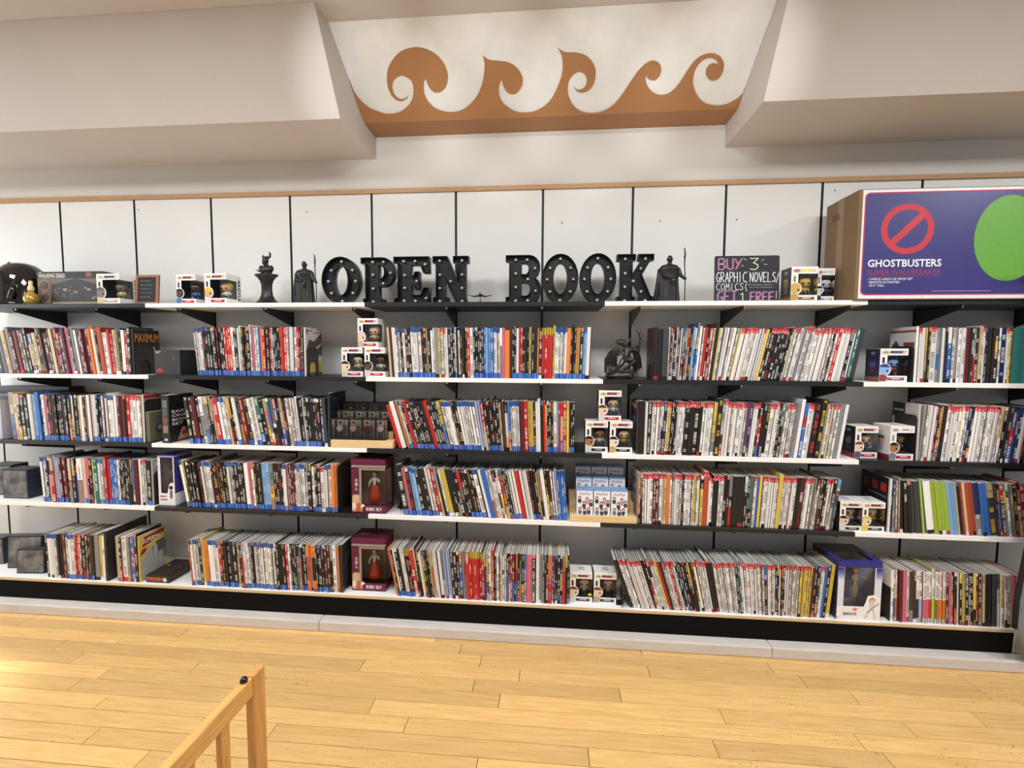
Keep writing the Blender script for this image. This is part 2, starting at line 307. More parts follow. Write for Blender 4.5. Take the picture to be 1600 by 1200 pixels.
# measured layout, in metres
RUNS = [
 ('A1', 1, -3.097, '-3.049 c1|-3.017 c1|-2.994 t1|-2.97 g1|-2.923 m2|-2.891 q1 e1|-2.875 m1|-2.836 nM1|-2.813 t1|-2.778 k2|-2.746 d1|-2.731 d1|-2.707 t1|-2.68 uM2|-2.642 m2|-2.615 pM2|-2.599 c1|-2.565 gX1 wX1|-2.507 m4|-2.48 o2|-2.457 w1 k1|-2.431 q1|-2.404 w1|-2.377 r2|-2.358 t1|-2.332 f1 k1|-2.313 w1|-2.298 r1|-2.279 k1', [(-3.073, -11), (-2.565, -8), (-2.412, -6), (-2.279, 0)]),
 ('B1', 1, -1.892, '-1.845 wTB5|-1.743 kB7|-1.706 kB1 rB2|-1.677 rB1 wB1|-1.634 kB2 wB2|-1.562 kB3 wB1 pB1|-1.533 wB2 bB1|-1.508 oB1 rB1|-1.473 kB2 rB1|-1.448 wB1 kB1|-1.419 kB3|-1.391 rB2|-1.352 wB3|-1.32 wB1 rB1|-1.299 kB1 rB1 kB1', [(-1.892, -5), (-1.562, -2), (-1.299, 0)]),
 ('C1', 1, -0.832, '-0.818 tX1|-0.808 dX1|-0.788 wX2|-0.74 wTB2 kB1 wTB1|-0.713 mB1 k1|-0.686 wTB3|-0.659 wTB2|-0.633 kB2|-0.612 yB1 kB1|-0.589 wB2|-0.572 g1|-0.559 y1|-0.519 wR2 wX1|-0.486 k3|-0.459 wB1 k1 w1|-0.423 k4|-0.41 r1|-0.393 w1|-0.341 kB5|-0.291 bB1 sB2 bB1|-0.259 wTB3|-0.233 wM1 pM1|-0.21 oX1|-0.197 d1|-0.177 kB2|-0.164 wB1|-0.145 rB2|-0.113 kB3|-0.1 yB1|-0.064 kB2 oB1|-0.048 d1|0.003 rY4|0.016 y1|0.073 wTB6|0.092 oB1|0.118 kB3|0.153 oB1 yB1 kB1|0.168 sTB2|0.191 wX1', [(-0.832, -4), (-0.526, -2), (-0.197, 0), (0.191, 2)]),
 ('D1', 1, 0.502, '0.542 kX2|0.57 cX1|0.585 w1 m1|0.601 wR1 k1|0.628 w1 m1 w1|0.653 kM2 yM1|0.683 uM1 kM1 sM1|0.713 wM1 bMH1 w1|0.738 w1 r1|0.762 k1 mM1|0.789 w1 kHG1 y1|0.864 w6|0.882 yX1 wR1|0.954 wR6|0.989 w2 wR1|1.013 yX1 k1|1.043 kR2|1.087 kR3|1.113 k2 wR1|1.143 yX1 wR2|1.19 w1 g1 wR1|1.263 wR6|1.306 wR3 kR1|1.349 wR1 rM1 wR1|1.387 wR2 kM1|1.41 wR1 eM1|1.433 cX1', [(0.502, 0), (0.57, 1), (0.622, 3), (0.774, 6), (0.864, 11), (1.19, 12), (1.433, 10)]),
 ('E1', 1, 1.714, '1.733 wR1|1.747 wX1|1.764 oM1 k1|1.792 wR1|1.822 gM1 wX1|1.839 wX1 k1|1.872 bM1 wM1|1.917 gX1 w2|1.941 mX2|1.963 kM1 rM1|1.988 k1 t1|2.01 wR2 k1|2.043 kX3|2.07 kM1 w1|2.092 n1|2.108 wR2|2.119 y1|2.206 eX2|2.254 kM2', [(1.714, 0), (2.173, 0)]),
 ('A2', 2, -3.027, '-2.971 tM2|-2.907 kM3|-2.884 wX1|-2.836 sB2 bB1|-2.805 kB1 wB1|-2.781 pB1 kB1|-2.703 kB5|-2.671 kB2|-2.632 kM2 yM1|-2.597 kB2 t1|-2.574 wX2|-2.547 mB1 f1|-2.524 wX1|-2.497 wB1|-2.47 kB1 n1|-2.443 wB1 m1|-2.393 wTB3|-2.37 wB1|-2.32 mB3 kB1|-2.297 rB1|-2.233 wRB4', [(-3.027, -4), (-2.233, -1)]),
 ('B2', 2, -1.951, '-1.873 kB1 mB2 kB1|-1.825 wM2|-1.785 kM2 tB1|-1.759 rB1|-1.726 wTB2|-1.704 wB1 tM1|-1.675 kM2|-1.646 wB1|-1.617 oM1 rM1|-1.588 kB2|-1.573 w1|-1.544 wB2|-1.519 kM1|-1.501 kM1|-1.479 yM1|-1.386 kM6|-1.358 wM1 kM1|-1.322 wB3|-1.287 kB2 w1|-1.205 kB7|-1.191 eM1|-1.173 cX1', [(-1.951, -7), (-1.501, -11), (-1.358, -7), (-1.173, -3)]),
 ('C2', 2, -0.791, '-0.771 rX1|-0.74 wX1|-0.726 o1|-0.703 wTB1 kB1|-0.686 rX1|-0.655 kB2|-0.594 kB5|-0.574 rX1|-0.527 kB4|-0.507 yM1|-0.46 wTB4|-0.433 kB2|-0.376 wTB5|-0.35 wTB2|-0.327 hX2|-0.313 rM1|-0.247 kB6|-0.221 t1 d1|-0.195 wM1 bM1|-0.152 wTB5|-0.129 mX2|-0.11 rM1|-0.071 yB3 kB1|-0.045 wX2|-0.032 k1|-0.015 rX1 oM1|0.017 kB3|0.033 wB1|0.052 sB1 rM1|0.081 rM2|0.094 yM1|0.12 kB3', [(-0.791, -16), (-0.56, -16), (-0.36, -10), (-0.195, -3), (0.12, 0)]),
 ('D2', 2, 0.436, '0.462 kX1|0.477 w1|0.493 k1|0.539 wR4|0.57 kM2 wR1|0.586 yR1|0.62 kM3 wR1|0.651 wR3|0.672 kR1|0.694 kR1|0.718 kR1|0.731 kX1|0.779 wR4|0.801 yM1|0.822 kHG1|0.837 dM1|0.877 wR3|0.901 wR2|0.937 wR3|0.961 uM2|0.985 wR2|1.009 kR1 rM1|1.039 kM2|1.057 wR1|1.081 wR2|1.108 kM2|1.152 wR4|1.176 gM2|1.194 wXH1|1.211 bM1|1.241 wR2|1.27 kM1|1.291 kHG1|1.302 qM1|1.323 wR1 t1|1.352 wR2|1.375 gX1|1.39 wX1', [(0.436, 0), (0.539, 3), (0.846, 4), (1.057, 6), (1.39, 7)]),
 ('E2', 2, 1.746, '1.763 w1|1.797 wX2|1.816 mM2|1.839 yM1 k1|1.884 wR3|1.906 wR2|1.931 wR2|1.956 n1 kM1|1.987 wR2|2.034 wR4|2.075 wR3 nM1|2.1 wM1 kM1|2.122 kX1 d1|2.149 nM2|2.177 n1 wR1|2.199 tM1 n1|2.259 n2 kM2', [(1.746, 4), (2.199, 6)]),
 ('A3', 3, -2.865, '-2.829 wTB3|-2.797 nB1 kM1|-2.773 rM1|-2.742 hB3|-2.686 mB3 k1|-2.663 tM1|-2.631 kM2|-2.6 wM1|-2.568 wB1 pB1|-2.529 kM2 tM1|-2.506 eM1|-2.475 wTB3|-2.432 rB4|-2.39 bB4|-2.366 wB1 kB1|-2.328 kB4|-2.297 kM2 wM1|-2.267 mX2|-2.251 w1|-2.221 wR2|-2.198 kB1', [(-2.865, -3), (-2.198, -1)]),
 ('B3', 3, -1.989, '-1.971 wTB1|-1.937 yM1 kB2|-1.899 kB3|-1.873 kB2|-1.825 wTB3|-1.788 mM1 kB2|-1.732 kB5|-1.688 wTB2 kB1|-1.64 kB3|-1.614 wB1|-1.585 pB1 wM1|-1.541 kB4|-1.498 sB2|-1.476 oM1|-1.422 kB4|-1.396 wTB1|-1.353 mB4|-1.288 wTB5|-1.267 kY1|-1.249 wB1|-1.217 kB2|-1.192 wR1|-1.156 wTB2|-1.128 oB2', [(-1.989, -10), (-1.806, -6), (-1.476, -3), (-1.128, -1)]),
 ('C3', 3, -0.764, '-0.733 kB1|-0.699 pB1 kB1|-0.665 sTB2|-0.613 kB3|-0.579 wB2|-0.562 rM1|-0.528 gM2 wB1|-0.501 yX1|-0.481 kX1|-0.46 kM2|-0.41 kM3|-0.353 kB4|-0.326 wTB1|-0.309 wX1|-0.286 bX2|-0.259 wM2|-0.193 wM3 kM2|-0.173 kB2 wB1|-0.143 wB2|-0.12 rX1|-0.081 wX3|-0.041 kB3|-0.022 yM1 kM1|-0.002 wX1|0.024 kM2|0.053 wB2 hB1|0.092 bTB4', [(-0.764, -10), (-0.528, -13), (-0.326, -14), (-0.061, -10), (0.092, -4)]),
 ('D3', 3, 0.445, '0.473 kM2 wR1|0.498 wR2|0.517 wR1|0.558 mR2 wR1|0.58 tR2|0.596 oX1|0.642 wR4|0.661 wR1 n1|0.689 wR2|0.72 wR2 yM1|0.742 wR2|0.757 kM1|0.779 qRH1|0.803 wR2|0.828 kR2|0.852 wR2|0.895 kM3|0.926 kX1|0.95 kX1|0.987 kM3|1.005 wR1|1.017 bX1|1.032 yX1|1.071 wR3|1.102 wR3|1.12 yX1|1.182 wR6|1.221 kX1 mM1|1.245 wR2|1.269 wR1 g1|1.287 kM1 wR1|1.319 dM3|1.346 wR2|1.361 rM1|1.375 sM1', [(0.445, 0), (0.766, 1), (1.071, 3), (1.375, 7)]),
 ('E3', 3, 1.635, '1.661 nM2 wM1|1.684 tM1 kX1|1.718 kM1 kX1|1.758 cX2|1.776 lX1 nX1|1.81 wX1|1.884 lX4|1.923 sX2|1.946 tX1 kX1|1.968 qX1 tX1|2.008 qX2|2.036 nM1|2.075 bX2|2.108 cM1|2.13 kM2|2.164 kM1 gM1|2.191 wM1 gM1|2.224 kM1 rM1|2.274 rM2', [(1.635, 0), (1.695, -5), (1.804, -9), (2.224, -9)]),
 ('A4', 4, -2.832, '-2.816 k1|-2.753 wT4|-2.729 kX2|-2.705 dM2|-2.65 wTB3|-2.627 rB2|-2.603 wB1 mB1|-2.556 kM3 dB1|-2.533 yB1 kB1|-2.505 gX1|-2.486 yM1|-2.466 wM1', [(-2.832, -2), (-2.466, 0)]),
 ('S4', 4, -2.401, '-2.377 tX2|-2.362 mM1|-2.331 wL1|-2.308 tM1|-2.285 bM2|-2.27 k1', [(-2.401, -1), (-2.27, -1)]),
 ('B4', 4, -1.959, '-1.944 tX1 q1|-1.899 wTB4|-1.884 k1|-1.869 yM1|-1.839 oB2|-1.783 wTB4|-1.757 rM1 kB1|-1.72 kB3|-1.683 kB2|-1.661 oM1 t1|-1.639 kM2|-1.61 wB2|-1.581 wTB1 kB2|-1.537 wTB4|-1.464 wTB6|-1.442 kM2|-1.406 kB3|-1.377 rM1 wM1|-1.356 kB2|-1.32 kM3|-1.284 kB3|-1.255 oM2|-1.234 oM1|-1.184 kB5|-1.159 mB2|-1.141 kM1|-1.123 wM1|-1.109 o1', [(-1.959, -4), (-1.109, -2)]),
 ('C4', 4, -0.801, '-0.787 oX2|-0.77 kB1 wB1|-0.742 kB2|-0.722 wB2|-0.694 kYB3|-0.674 rM1|-0.65 kM1 mM1|-0.633 w1 yB1|-0.598 kM3|-0.571 tM2 wM1|-0.541 wX2|-0.53 wM1|-0.496 hX3|-0.483 k1|-0.442 kM3|-0.422 gM2|-0.405 rM1|-0.355 rY4|-0.321 rY2 uM1|-0.295 wM2|-0.281 oM1 rM1|-0.268 k2|-0.215 wM4|-0.198 kM2|-0.188 rM1|-0.168 mM2|-0.139 yM1 kM1 wM1|-0.115 kM2|-0.086 pX1|-0.069 kM1|-0.05 wX1|-0.03 gX2|-0.004 kM3|0.016 oM1|0.032 uM2|0.104 kM6', [(-0.801, -11), (-0.592, -8), (-0.456, -3), (-0.188, 0), (0.104, 0)]),
 ('D4', 4, 0.411, '0.427 kX1|0.5 wR6|0.547 wR4 kM1|0.572 kM2|0.597 wR3|0.61 yX1|0.628 rX1 kX1|0.666 wR4 r1|0.691 wR2 k1|0.728 kM4|0.765 kM3 dM1|0.802 wR3|0.82 wR2|0.851 kX2|0.912 wR6|0.961 wR4 kM1 e1|1.022 wR6|1.064 wR4|1.076 kM1|1.112 wR4|1.136 kM2 wR1|1.172 kM2 wR2|1.211 wR4|1.262 yR4|1.28 yM1 mX1|1.303 kM2|1.33 wR2 b1|1.342 k1|1.365 yX1', [(0.411, -20), (0.616, -17), (0.802, -12), (0.985, -6), (1.166, 0), (1.365, 5)]),
 ('E4', 4, 1.645, '1.671 wM1 bV1 oV1|1.697 mX2|1.715 pX1|1.746 wL1 gM1|1.758 dM1|1.894 nV1 hV1 pV2 rV1 lV1 fV1 oV4|1.917 mM1 pM1|1.939 kM2|1.962 wX1 kM1|1.99 yM1 k1|2.035 kM4|2.063 mM1 tM1|2.096 kX2|2.119 cX1|2.174 wM4|2.185 tX1|2.24 pM3 k1', [(1.645, -2), (2.229, -4)]),
]
WAVE = [
 (-1.005,0.213,0),(-0.990,0.133,0),(-0.953,0.076,0),(-0.900,0.044,0),(-0.852,0.032,0),(-0.795,0.040,0),(-0.748,0.065,0),(-0.716,0.096,0),(-0.696,0.134,0),(-0.690,0.172,0),(-0.698,0.196,0),(-0.733,0.214,0),(-0.771,0.200,0),(-0.793,0.171,0),(-0.797,0.134,0),(-0.783,0.111,0),(-0.762,0.103,0),(-0.738,0.111,0),(-0.724,0.122,1),(-0.740,0.106,0),(-0.771,0.095,0),(-0.799,0.106,0),(-0.815,0.139,0),(-0.815,0.182,0),(-0.795,0.239,0),(-0.763,0.278,0),(-0.715,0.314,0),(-0.663,0.329,0),(-0.618,0.330,0),(-0.576,0.317,0),(-0.540,0.292,0),(-0.516,0.255,0),(-0.508,0.215,0),(-0.515,0.180,0),(-0.534,0.149,0),(-0.557,0.133,0),(-0.581,0.128,0),(-0.601,0.138,0),(-0.615,0.163,0),(-0.619,0.196,1),(-0.634,0.174,0),(-0.643,0.132,0),(-0.635,0.091,0),(-0.609,0.056,0),(-0.572,0.037,0),(-0.526,0.029,0),(-0.479,0.034,0),(-0.428,0.060,0),(-0.381,0.105,0),(-0.350,0.158,0),(-0.332,0.212,0),(-0.326,0.251,0),(-0.330,0.284,1),(-0.314,0.270,0),(-0.296,0.262,0),(-0.260,0.257,0),(-0.219,0.250,0),(-0.184,0.231,0),(-0.159,0.200,0),(-0.151,0.170,0),(-0.159,0.138,0),(-0.183,0.110,0),(-0.205,0.104,0),(-0.229,0.115,0),(-0.246,0.142,0),(-0.251,0.174,1),(-0.265,0.154,0),(-0.271,0.116,0),(-0.262,0.075,0),(-0.235,0.044,0),(-0.198,0.020,0),(-0.152,0.011,0),(-0.100,0.016,0),(-0.054,0.037,0),(-0.018,0.069,0),(0.012,0.121,0),(0.033,0.179,0),(0.038,0.224,0),(0.031,0.268,0),(0.012,0.300,1),(0.033,0.285,0),(0.056,0.278,0),(0.097,0.275,0),(0.138,0.263,0),(0.173,0.234,0),(0.192,0.195,0),(0.192,0.149,0),(0.174,0.114,0),(0.138,0.098,0),(0.109,0.108,0),(0.091,0.131,1),(0.102,0.119,0),(0.121,0.111,0),(0.145,0.122,0),(0.155,0.151,0),(0.144,0.180,0),(0.116,0.193,0),(0.090,0.182,0),(0.070,0.154,0),(0.066,0.107,0),(0.080,0.063,0),(0.110,0.023,0),(0.150,0.002,0),(0.196,-0.005,0),(0.246,0.003,0),(0.294,0.032,0),(0.331,0.083,0),(0.360,0.136,0),(0.392,0.189,0),(0.422,0.218,0),(0.452,0.226,0),(0.482,0.210,0),(0.494,0.184,0),(0.492,0.159,0),(0.478,0.142,0),(0.457,0.142,0),(0.437,0.153,0),(0.427,0.168,1),(0.432,0.139,0),(0.449,0.109,0),(0.478,0.083,0),(0.517,0.070,0),(0.557,0.080,0),(0.590,0.120,0),(0.612,0.173,0),(0.635,0.216,0),(0.667,0.240,0),(0.706,0.244,0),(0.743,0.230,0),(0.770,0.199,0),(0.777,0.161,0),(0.766,0.133,0),(0.738,0.127,0),(0.713,0.144,0),(0.699,0.170,0),(0.704,0.194,0),(0.724,0.203,0),(0.747,0.193,1),(0.731,0.215,0),(0.700,0.226,0),(0.669,0.215,0),(0.650,0.180,0),(0.651,0.135,0),(0.668,0.093,0),(0.701,0.050,0),(0.743,0.020,0),(0.796,0.008,0),(0.843,0.013,0),(0.884,0.036,0),(0.909,0.065,0),(0.917,0.092,1),
]

# ------------------------------------------------------------------ setting
S = 0.488; X0 = -3.4714
def seam(i): return X0 + i*S
XL, XR = -4.6, 3.4
w = MB(); w.box(XL, XR, 0.012, 0.12, 0, 2.354); w.box(XL, XR, 0.0, 0.12, 2.354, 2.95)
wall = struct(w.build('wall_back', 'wall'), 'off-white painted wall behind the shelving with laminate panels')
for i in range(-2, 14):
    MB().box(seam(i)+0.0065, seam(i+1)-0.0065, 0.0, 0.0115, 0.17, 2.352).build('panel', 'panel', wall)
    p = MB(); p.box(seam(i)-0.006, seam(i)+0.006, 0.004, 0.0118, 0.17, 2.352)
    p.box(seam(i)-0.006, seam(i)-0.0035, -0.0005, 0.004, 0.17, 2.352); p.box(seam(i)+0.0035, seam(i)+0.006, -0.0005, 0.004, 0.17, 2.352)
    p.build('slotted_rail', 'rail', wall)
for sx, sz in ((-1.42, 2.26), (-2.47, 2.295), (0.58, 2.17), (0.98, 2.17), (0.05, 2.17), (1.47, 2.31), (2.02, 2.31)):
    MB().lathe([(0.004, 0), (0.004, 0.001)], 8).build('nail_hole', 'rail', wall, (sx, 0.0004, sz), (R(90), 0, 0))
t = MB(); t.box(XL, XR, -0.012, -0.0005, 2.352, 2.376)
struct(t.build('trim_1', 'oak'), 'thin oak strip capping the white wall panels')

c = MB(); c.box(XL, XR, -3.0, 0.12, 2.905, 3.02)
ceil = struct(c.build('ceiling', 'ceil'), 'cream plaster ceiling above the shelving')
for a, b in ((XL, -1.0), (0.905, XR)):
    s = MB(); s.prismx([(-0.001, 2.545), (-0.001, 2.904), (-0.667, 2.904), (-0.445, 2.545)], a, b, (220, 210, 200)); s.build('soffit', 'ceil', ceil)

f = MB(); f.box(XL, XR, -3.0, 0.12, -0.06, -0.0125)
flo = struct(f.build('floor', 'subfloor'), 'worn honey maple strip floor in front of the shelves')
rng = random.Random(5)
known = {0: [-1.875, -0.429, 1.029], 1: [-2.147, -0.316, 0.46, 1.132], 2: [-2.408, -0.86, -0.127, 1.297], 3: [-1.62, -0.323, 0.308, 1.716],
         4: [-1.25, -0.201, 0.7], 5: [-2.05, -0.72, 1.17], 6: [-1.839, -0.55, 0.62], 7: [-2.3, -1.05, 0.15, 1.011], 8: [-1.714, -0.246, 0.75]}
for k in range(-1, 31):
    y1 = -0.427 - 0.0785*k; y0 = y1 - 0.0785
    xs = known.get(k)
    if xs is None:
        xs = []; x = XL + rng.uniform(0.3, 1.1)
        while x < XR: xs.append(x); x += rng.uniform(0.5, 1.2)
    else:
        xs = sorted(xs); a = xs[0]
        while a > XL + 0.5: a -= rng.uniform(0.6, 1.1); xs.insert(0, a)
        a = xs[-1]
        while a < XR - 0.5: a += rng.uniform(0.6, 1.1); xs.append(a)
    xs = [XL] + [x for x in xs if XL < x < XR] + [XR]
    for a, b in zip(xs, xs[1:]):
        g = 0.0011; ch = 0.0012; q = MB()
        q.box(a+g, b-g, y0+g, y1-g, -0.012, -ch)
        k0 = len(q.v); q.v += [(a+g+ch, y0+g+ch, 0), (b-g-ch, y0+g+ch, 0), (b-g-ch, y1-g-ch, 0), (a+g+ch, y1-g-ch, 0)]
        q.f[1] = (k0, k0+1, k0+2, k0+3)
        for i in range(4): q.f.append((4+i, 4+(i+1) % 4, k0+(i+1) % 4, k0+i)); q.c.append((200, 200, 200))
        q.build('plank', 'maple', flo)

wl = MB()
for a, b, z0, z1 in ((-3.0, -2.0, 0, 2.905), (-0.15, 0.12, 0, 2.905), (-2.0, -0.15, 0, 0.6), (-2.0, -0.15, 2.3, 2.905)): wl.box(XL-0.12, XL, a, b, z0, z1)  # opening left for the assumed window
struct(wl.build('wall_left', 'wall'), 'plain left side wall around the assumed window')
wf = MB(); wy0, wy1, wz0, wz1 = -2.0, -0.15, 0.6, 2.3
wf.box(XL-0.1, XL-0.03, wy0, wy0+0.05, wz0, wz1); wf.box(XL-0.1, XL-0.03, wy1-0.05, wy1, wz0, wz1)
wf.box(XL-0.1, XL-0.03, wy0+0.05, wy1-0.05, wz0, wz0+0.05); wf.box(XL-0.1, XL-0.03, wy0+0.05, wy1-0.05, wz1-0.05, wz1)
wf.box(XL-0.09, XL-0.04, -1.1, -1.05, wz0+0.05, wz1-0.05)
win = struct(wf.build('window_assumed_1', 'winframe'), 'assumed window, out of view, in the left side wall')  # assumed window, never in view, built around the added daylight lamp
MB().box(XL-0.07, XL-0.066, wy0+0.05, wy1-0.05, wz0+0.05, wz1-0.05).build('pane', 'clear', win)

# curb along the foot of the shelving
cb = MB(); cb.box(XL, XR, -0.392, -0.32, 0.0, 0.048)
curb = struct(cb.build('baseboard_back', 'curb'), 'greyed timber curb running along the foot of the shelving')
for a, b in ((XL, -1.191), (-1.187, 1.066), (1.070, XR)):
    o = MB().box(a, b, -0.40, -0.31, 0.0, 0.055).build('curb_length', 'curb', curb); bevel(o, 0.006)

# wave mural
mu = thing('wave_mural', 'silver sloped panel with a brown curling wave motif above the shelves', 'mural', (0, 0, 0))
b = MB(); b.prismx([(-0.001, 2.668), (-0.001, 2.904), (-0.549, 2.904), (-0.159, 2.668)], -0.999, 0.904, (200, 200, 200)); b.build('silver_panel', 'silver', mu)
b = MB(); b.box(-0.999, 0.904, -0.162, -0.001, 2.662, 2.668); b.build('ledge', 'brown', mu)
def smooth_loop(pts, n=5):
    out = []; N = len(pts)
    for i in range(N-1):
        p0 = pts[i-1] if i > 0 and not pts[i][2] else pts[i]
        p1, p2 = pts[i], pts[i+1]; p3 = pts[i+2] if i+2 < N and not pts[i+1][2] else pts[i+1]
        for j in range(n):
            t = j/n; r = []
            for k in (0, 1):
                a, b_, c_, d = p0[k], p1[k], p2[k], p3[k]
                r.append(0.5*((2*b_) + (-a+c_)*t + (2*a-5*b_+4*c_-d)*t*t + (-a+3*b_-3*c_+d)*t**3))
            out.append(tuple(r))
    out.append(pts[-1][:2]); return out
wp = [(max(-0.998, min(0.903, a)), v+0.010, q) for a, v, q in WAVE]
loop = smooth_loop(wp) + [(0.903, 0.0), (-0.998, 0.0)]
me = curve_mesh('wave_motif', [loop], 'brown', extrude=0.0008)
link('wave_motif', me, mu, (0, -0.1605, 2.664), (math.atan2(0.241, -0.39), 0, 0))

# shelves
ZT = {0: 1.706, 1: 1.323, 2: 0.950, 3: 0.597}; TH = 0.022; D = 0.305
JX = [-4.593, -3.3805, -2.168, -0.9555, 0.257, 1.4695, 2.682]
rowname = {0: 'top', 1: 'second', 2: 'third', 3: 'fourth'}
pos = {1: 'leftmost', 2: 'left of centre', 3: 'in the centre', 4: 'right of centre', 5: 'rightmost'}
clipme = MB().box(-0.005, 0.005, -0.006, 0.006, -0.010, 0.0).mesh('clip', 'screw')
for r in range(4):
    for j in range(1, 6):
        white = (j + r) % 2 == 0; a, b = JX[j]+0.0008, JX[j+1]-0.0008; z = ZT[r]
        if j == 0: continue
        if j == 1: a = -3.3797
        cname = 'white' if white else 'black'
        o = MB().box(a, b, -D, -0.002, z-TH, z).build('board', 'shelfw' if white else 'shelfb'); bevel(o, 0.0012, 1)
        rt = thing('wall_shelf', '%s melamine wall shelf, %s in the %s shelf row' % (cname, pos[j], rowname[r]), 'shelf', ((a+b)/2, 0, z), group='wall shelves')
        o.parent = rt; o.matrix_parent_inverse = Matrix.Translation((-(a+b)/2, 0, -z))
        for i in range(-1, 14):
            x = seam(i)
            if a + 0.03 < x < b - 0.03:
                bk = MB(); zz = z - TH - 0.0005
                bk.prismx([(-0.002, zz-0.085), (-0.002, zz), (-0.278, zz), (-0.278, zz-0.016), (-0.262, zz-0.020)], x-0.0022, x+0.0022, (30, 30, 30))
                bo = bk.build('bracket', 'steel', rt); bo.matrix_parent_inverse = Matrix.Translation((-(a+b)/2, 0, -z))
                cl = link('clip', clipme, bo, (x+0.006, -0.268, zz))
pl = thing('shelf_platform', 'low platform with white deck, plywood edge and black fascia under the bottom books', 'platform', (0, 0, 0.055))
def pb(name, m, x0, x1, y0, y1, z0, z1):
    o = MB().box(x0, x1, y0, y1, z0-0.055, z1-0.055).build(name, m, pl); return o
pb('deck', 'shelfw', -3.50, 2.75, -0.335, -0.002, 0.153, 0.169)
pb('plywood_edge', 'ply', -3.50, 2.75, -0.341, -0.335, 0.157, 0.169)
pb('fascia', 'fascia', -3.50, 2.75, -0.339, -0.324, 0.056, 0.157)
pb('plinth', 'fascia', -3.50, 2.75, -0.318, -0.05, 0.0551, 0.153)

# ------------------------------------------------------------------ books
PAL = dict(w=(234,232,229), k=(30,27,29), r=(192,40,38), m=(92,28,34), b=(54,106,190), n=(28,38,86), s=(126,174,222), y=(216,188,80), o=(222,124,54),
           t=(208,186,148), g=(140,141,144), d=(72,46,36), p=(216,104,132), u=(88,58,106), l=(164,192,66), e=(48,118,114), c=(58,60,64), f=(118,110,72), h=(164,174,208), q=(172,72,42))
CN = dict(w='white', k='black', r='red', m='maroon', b='blue', n='navy', s='sky-blue', y='yellow', o='orange', t='tan', g='grey', d='dark brown', p='pink', u='purple',
          l='lime green', e='teal', c='charcoal', f='olive', h='pale lavender', q='rust')
DARK = set('krmbnduceq')
PATCH = [(230,226,220), (24,22,24), (178,44,40), (224,190,80), (60,100,170), (196,170,130), (206,110,60), (128,126,126), (70,50,44), (70,110,100), (150,120,96)]
def mixc(a, b, t): return tuple(int(round(x*(1-t)+y*t)) for x, y in zip(a, b))
def spine_rows(code, flags, h, rg):
    """[(z0, z1, background, text colour or None)] from bottom to top, fractions of the height"""
    base = PAL[code]; j = rg.uniform(0.88, 1.06); base = tuple(max(0, min(255, int(v*j))) for v in base)
    tcol = (228, 224, 218) if code in DARK else (150, 146, 146)
    if rg.random() < 0.22 and code in 'kcnd': tcol = rg.choice([(216, 180, 60), (206, 60, 52), (200, 190, 170)])
    if rg.random() < 0.25 and code in 'w': tcol = rg.choice([(206, 120, 116), (130, 150, 190), (110, 106, 108)])
    if 'G' in flags: tcol = (226, 206, 60)
    rows = []; z0, z1 = 0.0, 1.0; top = []; bot = []
    if 'B' in flags: bot.append((0.0, 0.105, (48, 92, 178), (106, 144, 208) if rg.random() < 0.6 else None)); z0 = 0.105
    elif 'L' in flags: bot.append((0.0, 0.10, (196, 52, 60), None)); z0 = 0.10
    elif 'V' in flags: bot.append((0.0, 0.09, (222, 220, 216), (120, 118, 116))); z0 = 0.09
    elif rg.random() < 0.30: bot.append((0.0, 0.07, rg.choice([(225, 222, 218), (20, 20, 22), (180, 40, 42)]), None)); z0 = 0.07
    if 'T' in flags: top.append((0.90, 1.0, (30, 84, 158), None)); z1 = 0.90
    elif 'R' in flags:
        rr = (206, 44, 52); top.append((0.955, 1.0, rr, None)); top.insert(0, (0.90, 0.955, (228, 170, 172), rr)); z1 = 0.90
    elif 'Y' in flags: top.append((0.86, 1.0, (232, 206, 62), (60, 56, 40))); z1 = 0.86
    elif rg.random() < 0.25 and code in 'k': top.append((0.93, 1.0, rg.choice([(214, 120, 106), (60, 110, 180), (220, 216, 210)]), None)); z1 = 0.93
    zones = []
    if 'V' in flags:
        zones = [(z0, 0.46, base, False), (0.46, z1, (236, 232, 228), True)]
    elif 'M' in flags:
        cuts = sorted([z0, z1] + [z0+(z1-z0)*rg.uniform(0.12, 0.88) for _ in range(rg.choice([1, 2, 2, 3]))])
        for a, b in zip(cuts, cuts[1:]): zones.append((a, b, base if rg.random() < 0.62 else rg.choice(PATCH), rg.random() < 0.75))
    else: zones = [(z0, z1, base, 'X' not in flags and rg.random() < (0.8 if code in 'kcndm' else 0.62))]
    mid = []
    for a, b, bg, tx in zones:
        if not tx or b - a < 0.1: mid.append((a, b, bg, None)); continue
        tc = tcol
        if sum(bg) > 380 and sum(tc) > 420: tc = (120, 116, 116)
        if sum(bg) < 330 and sum(tc) < 300: tc = (225, 220, 214)
        p = a + (b-a)*rg.uniform(0.03, 0.1)
        mid.append((a, p, bg, None))
        while p < b - 0.05:
            for _ in range(rg.randint(2, 8)):
                q = min(p + rg.uniform(0.016, 0.036), b - 0.02)
                if q - p < 0.006: break
                mid.append((p, q, bg, tc)); p2 = min(q + rg.uniform(0.006, 0.012), b - 0.015); mid.append((q, p2, bg, None)); p = p2
            q = min(p + rg.uniform(0.04, 0.22), b - 0.01)
            if q - p < 0.012: break
            mid.append((p, q, bg, None)); p = q
        if p < b: mid.append((p, b, bg, None))
    return bot + mid + top, base
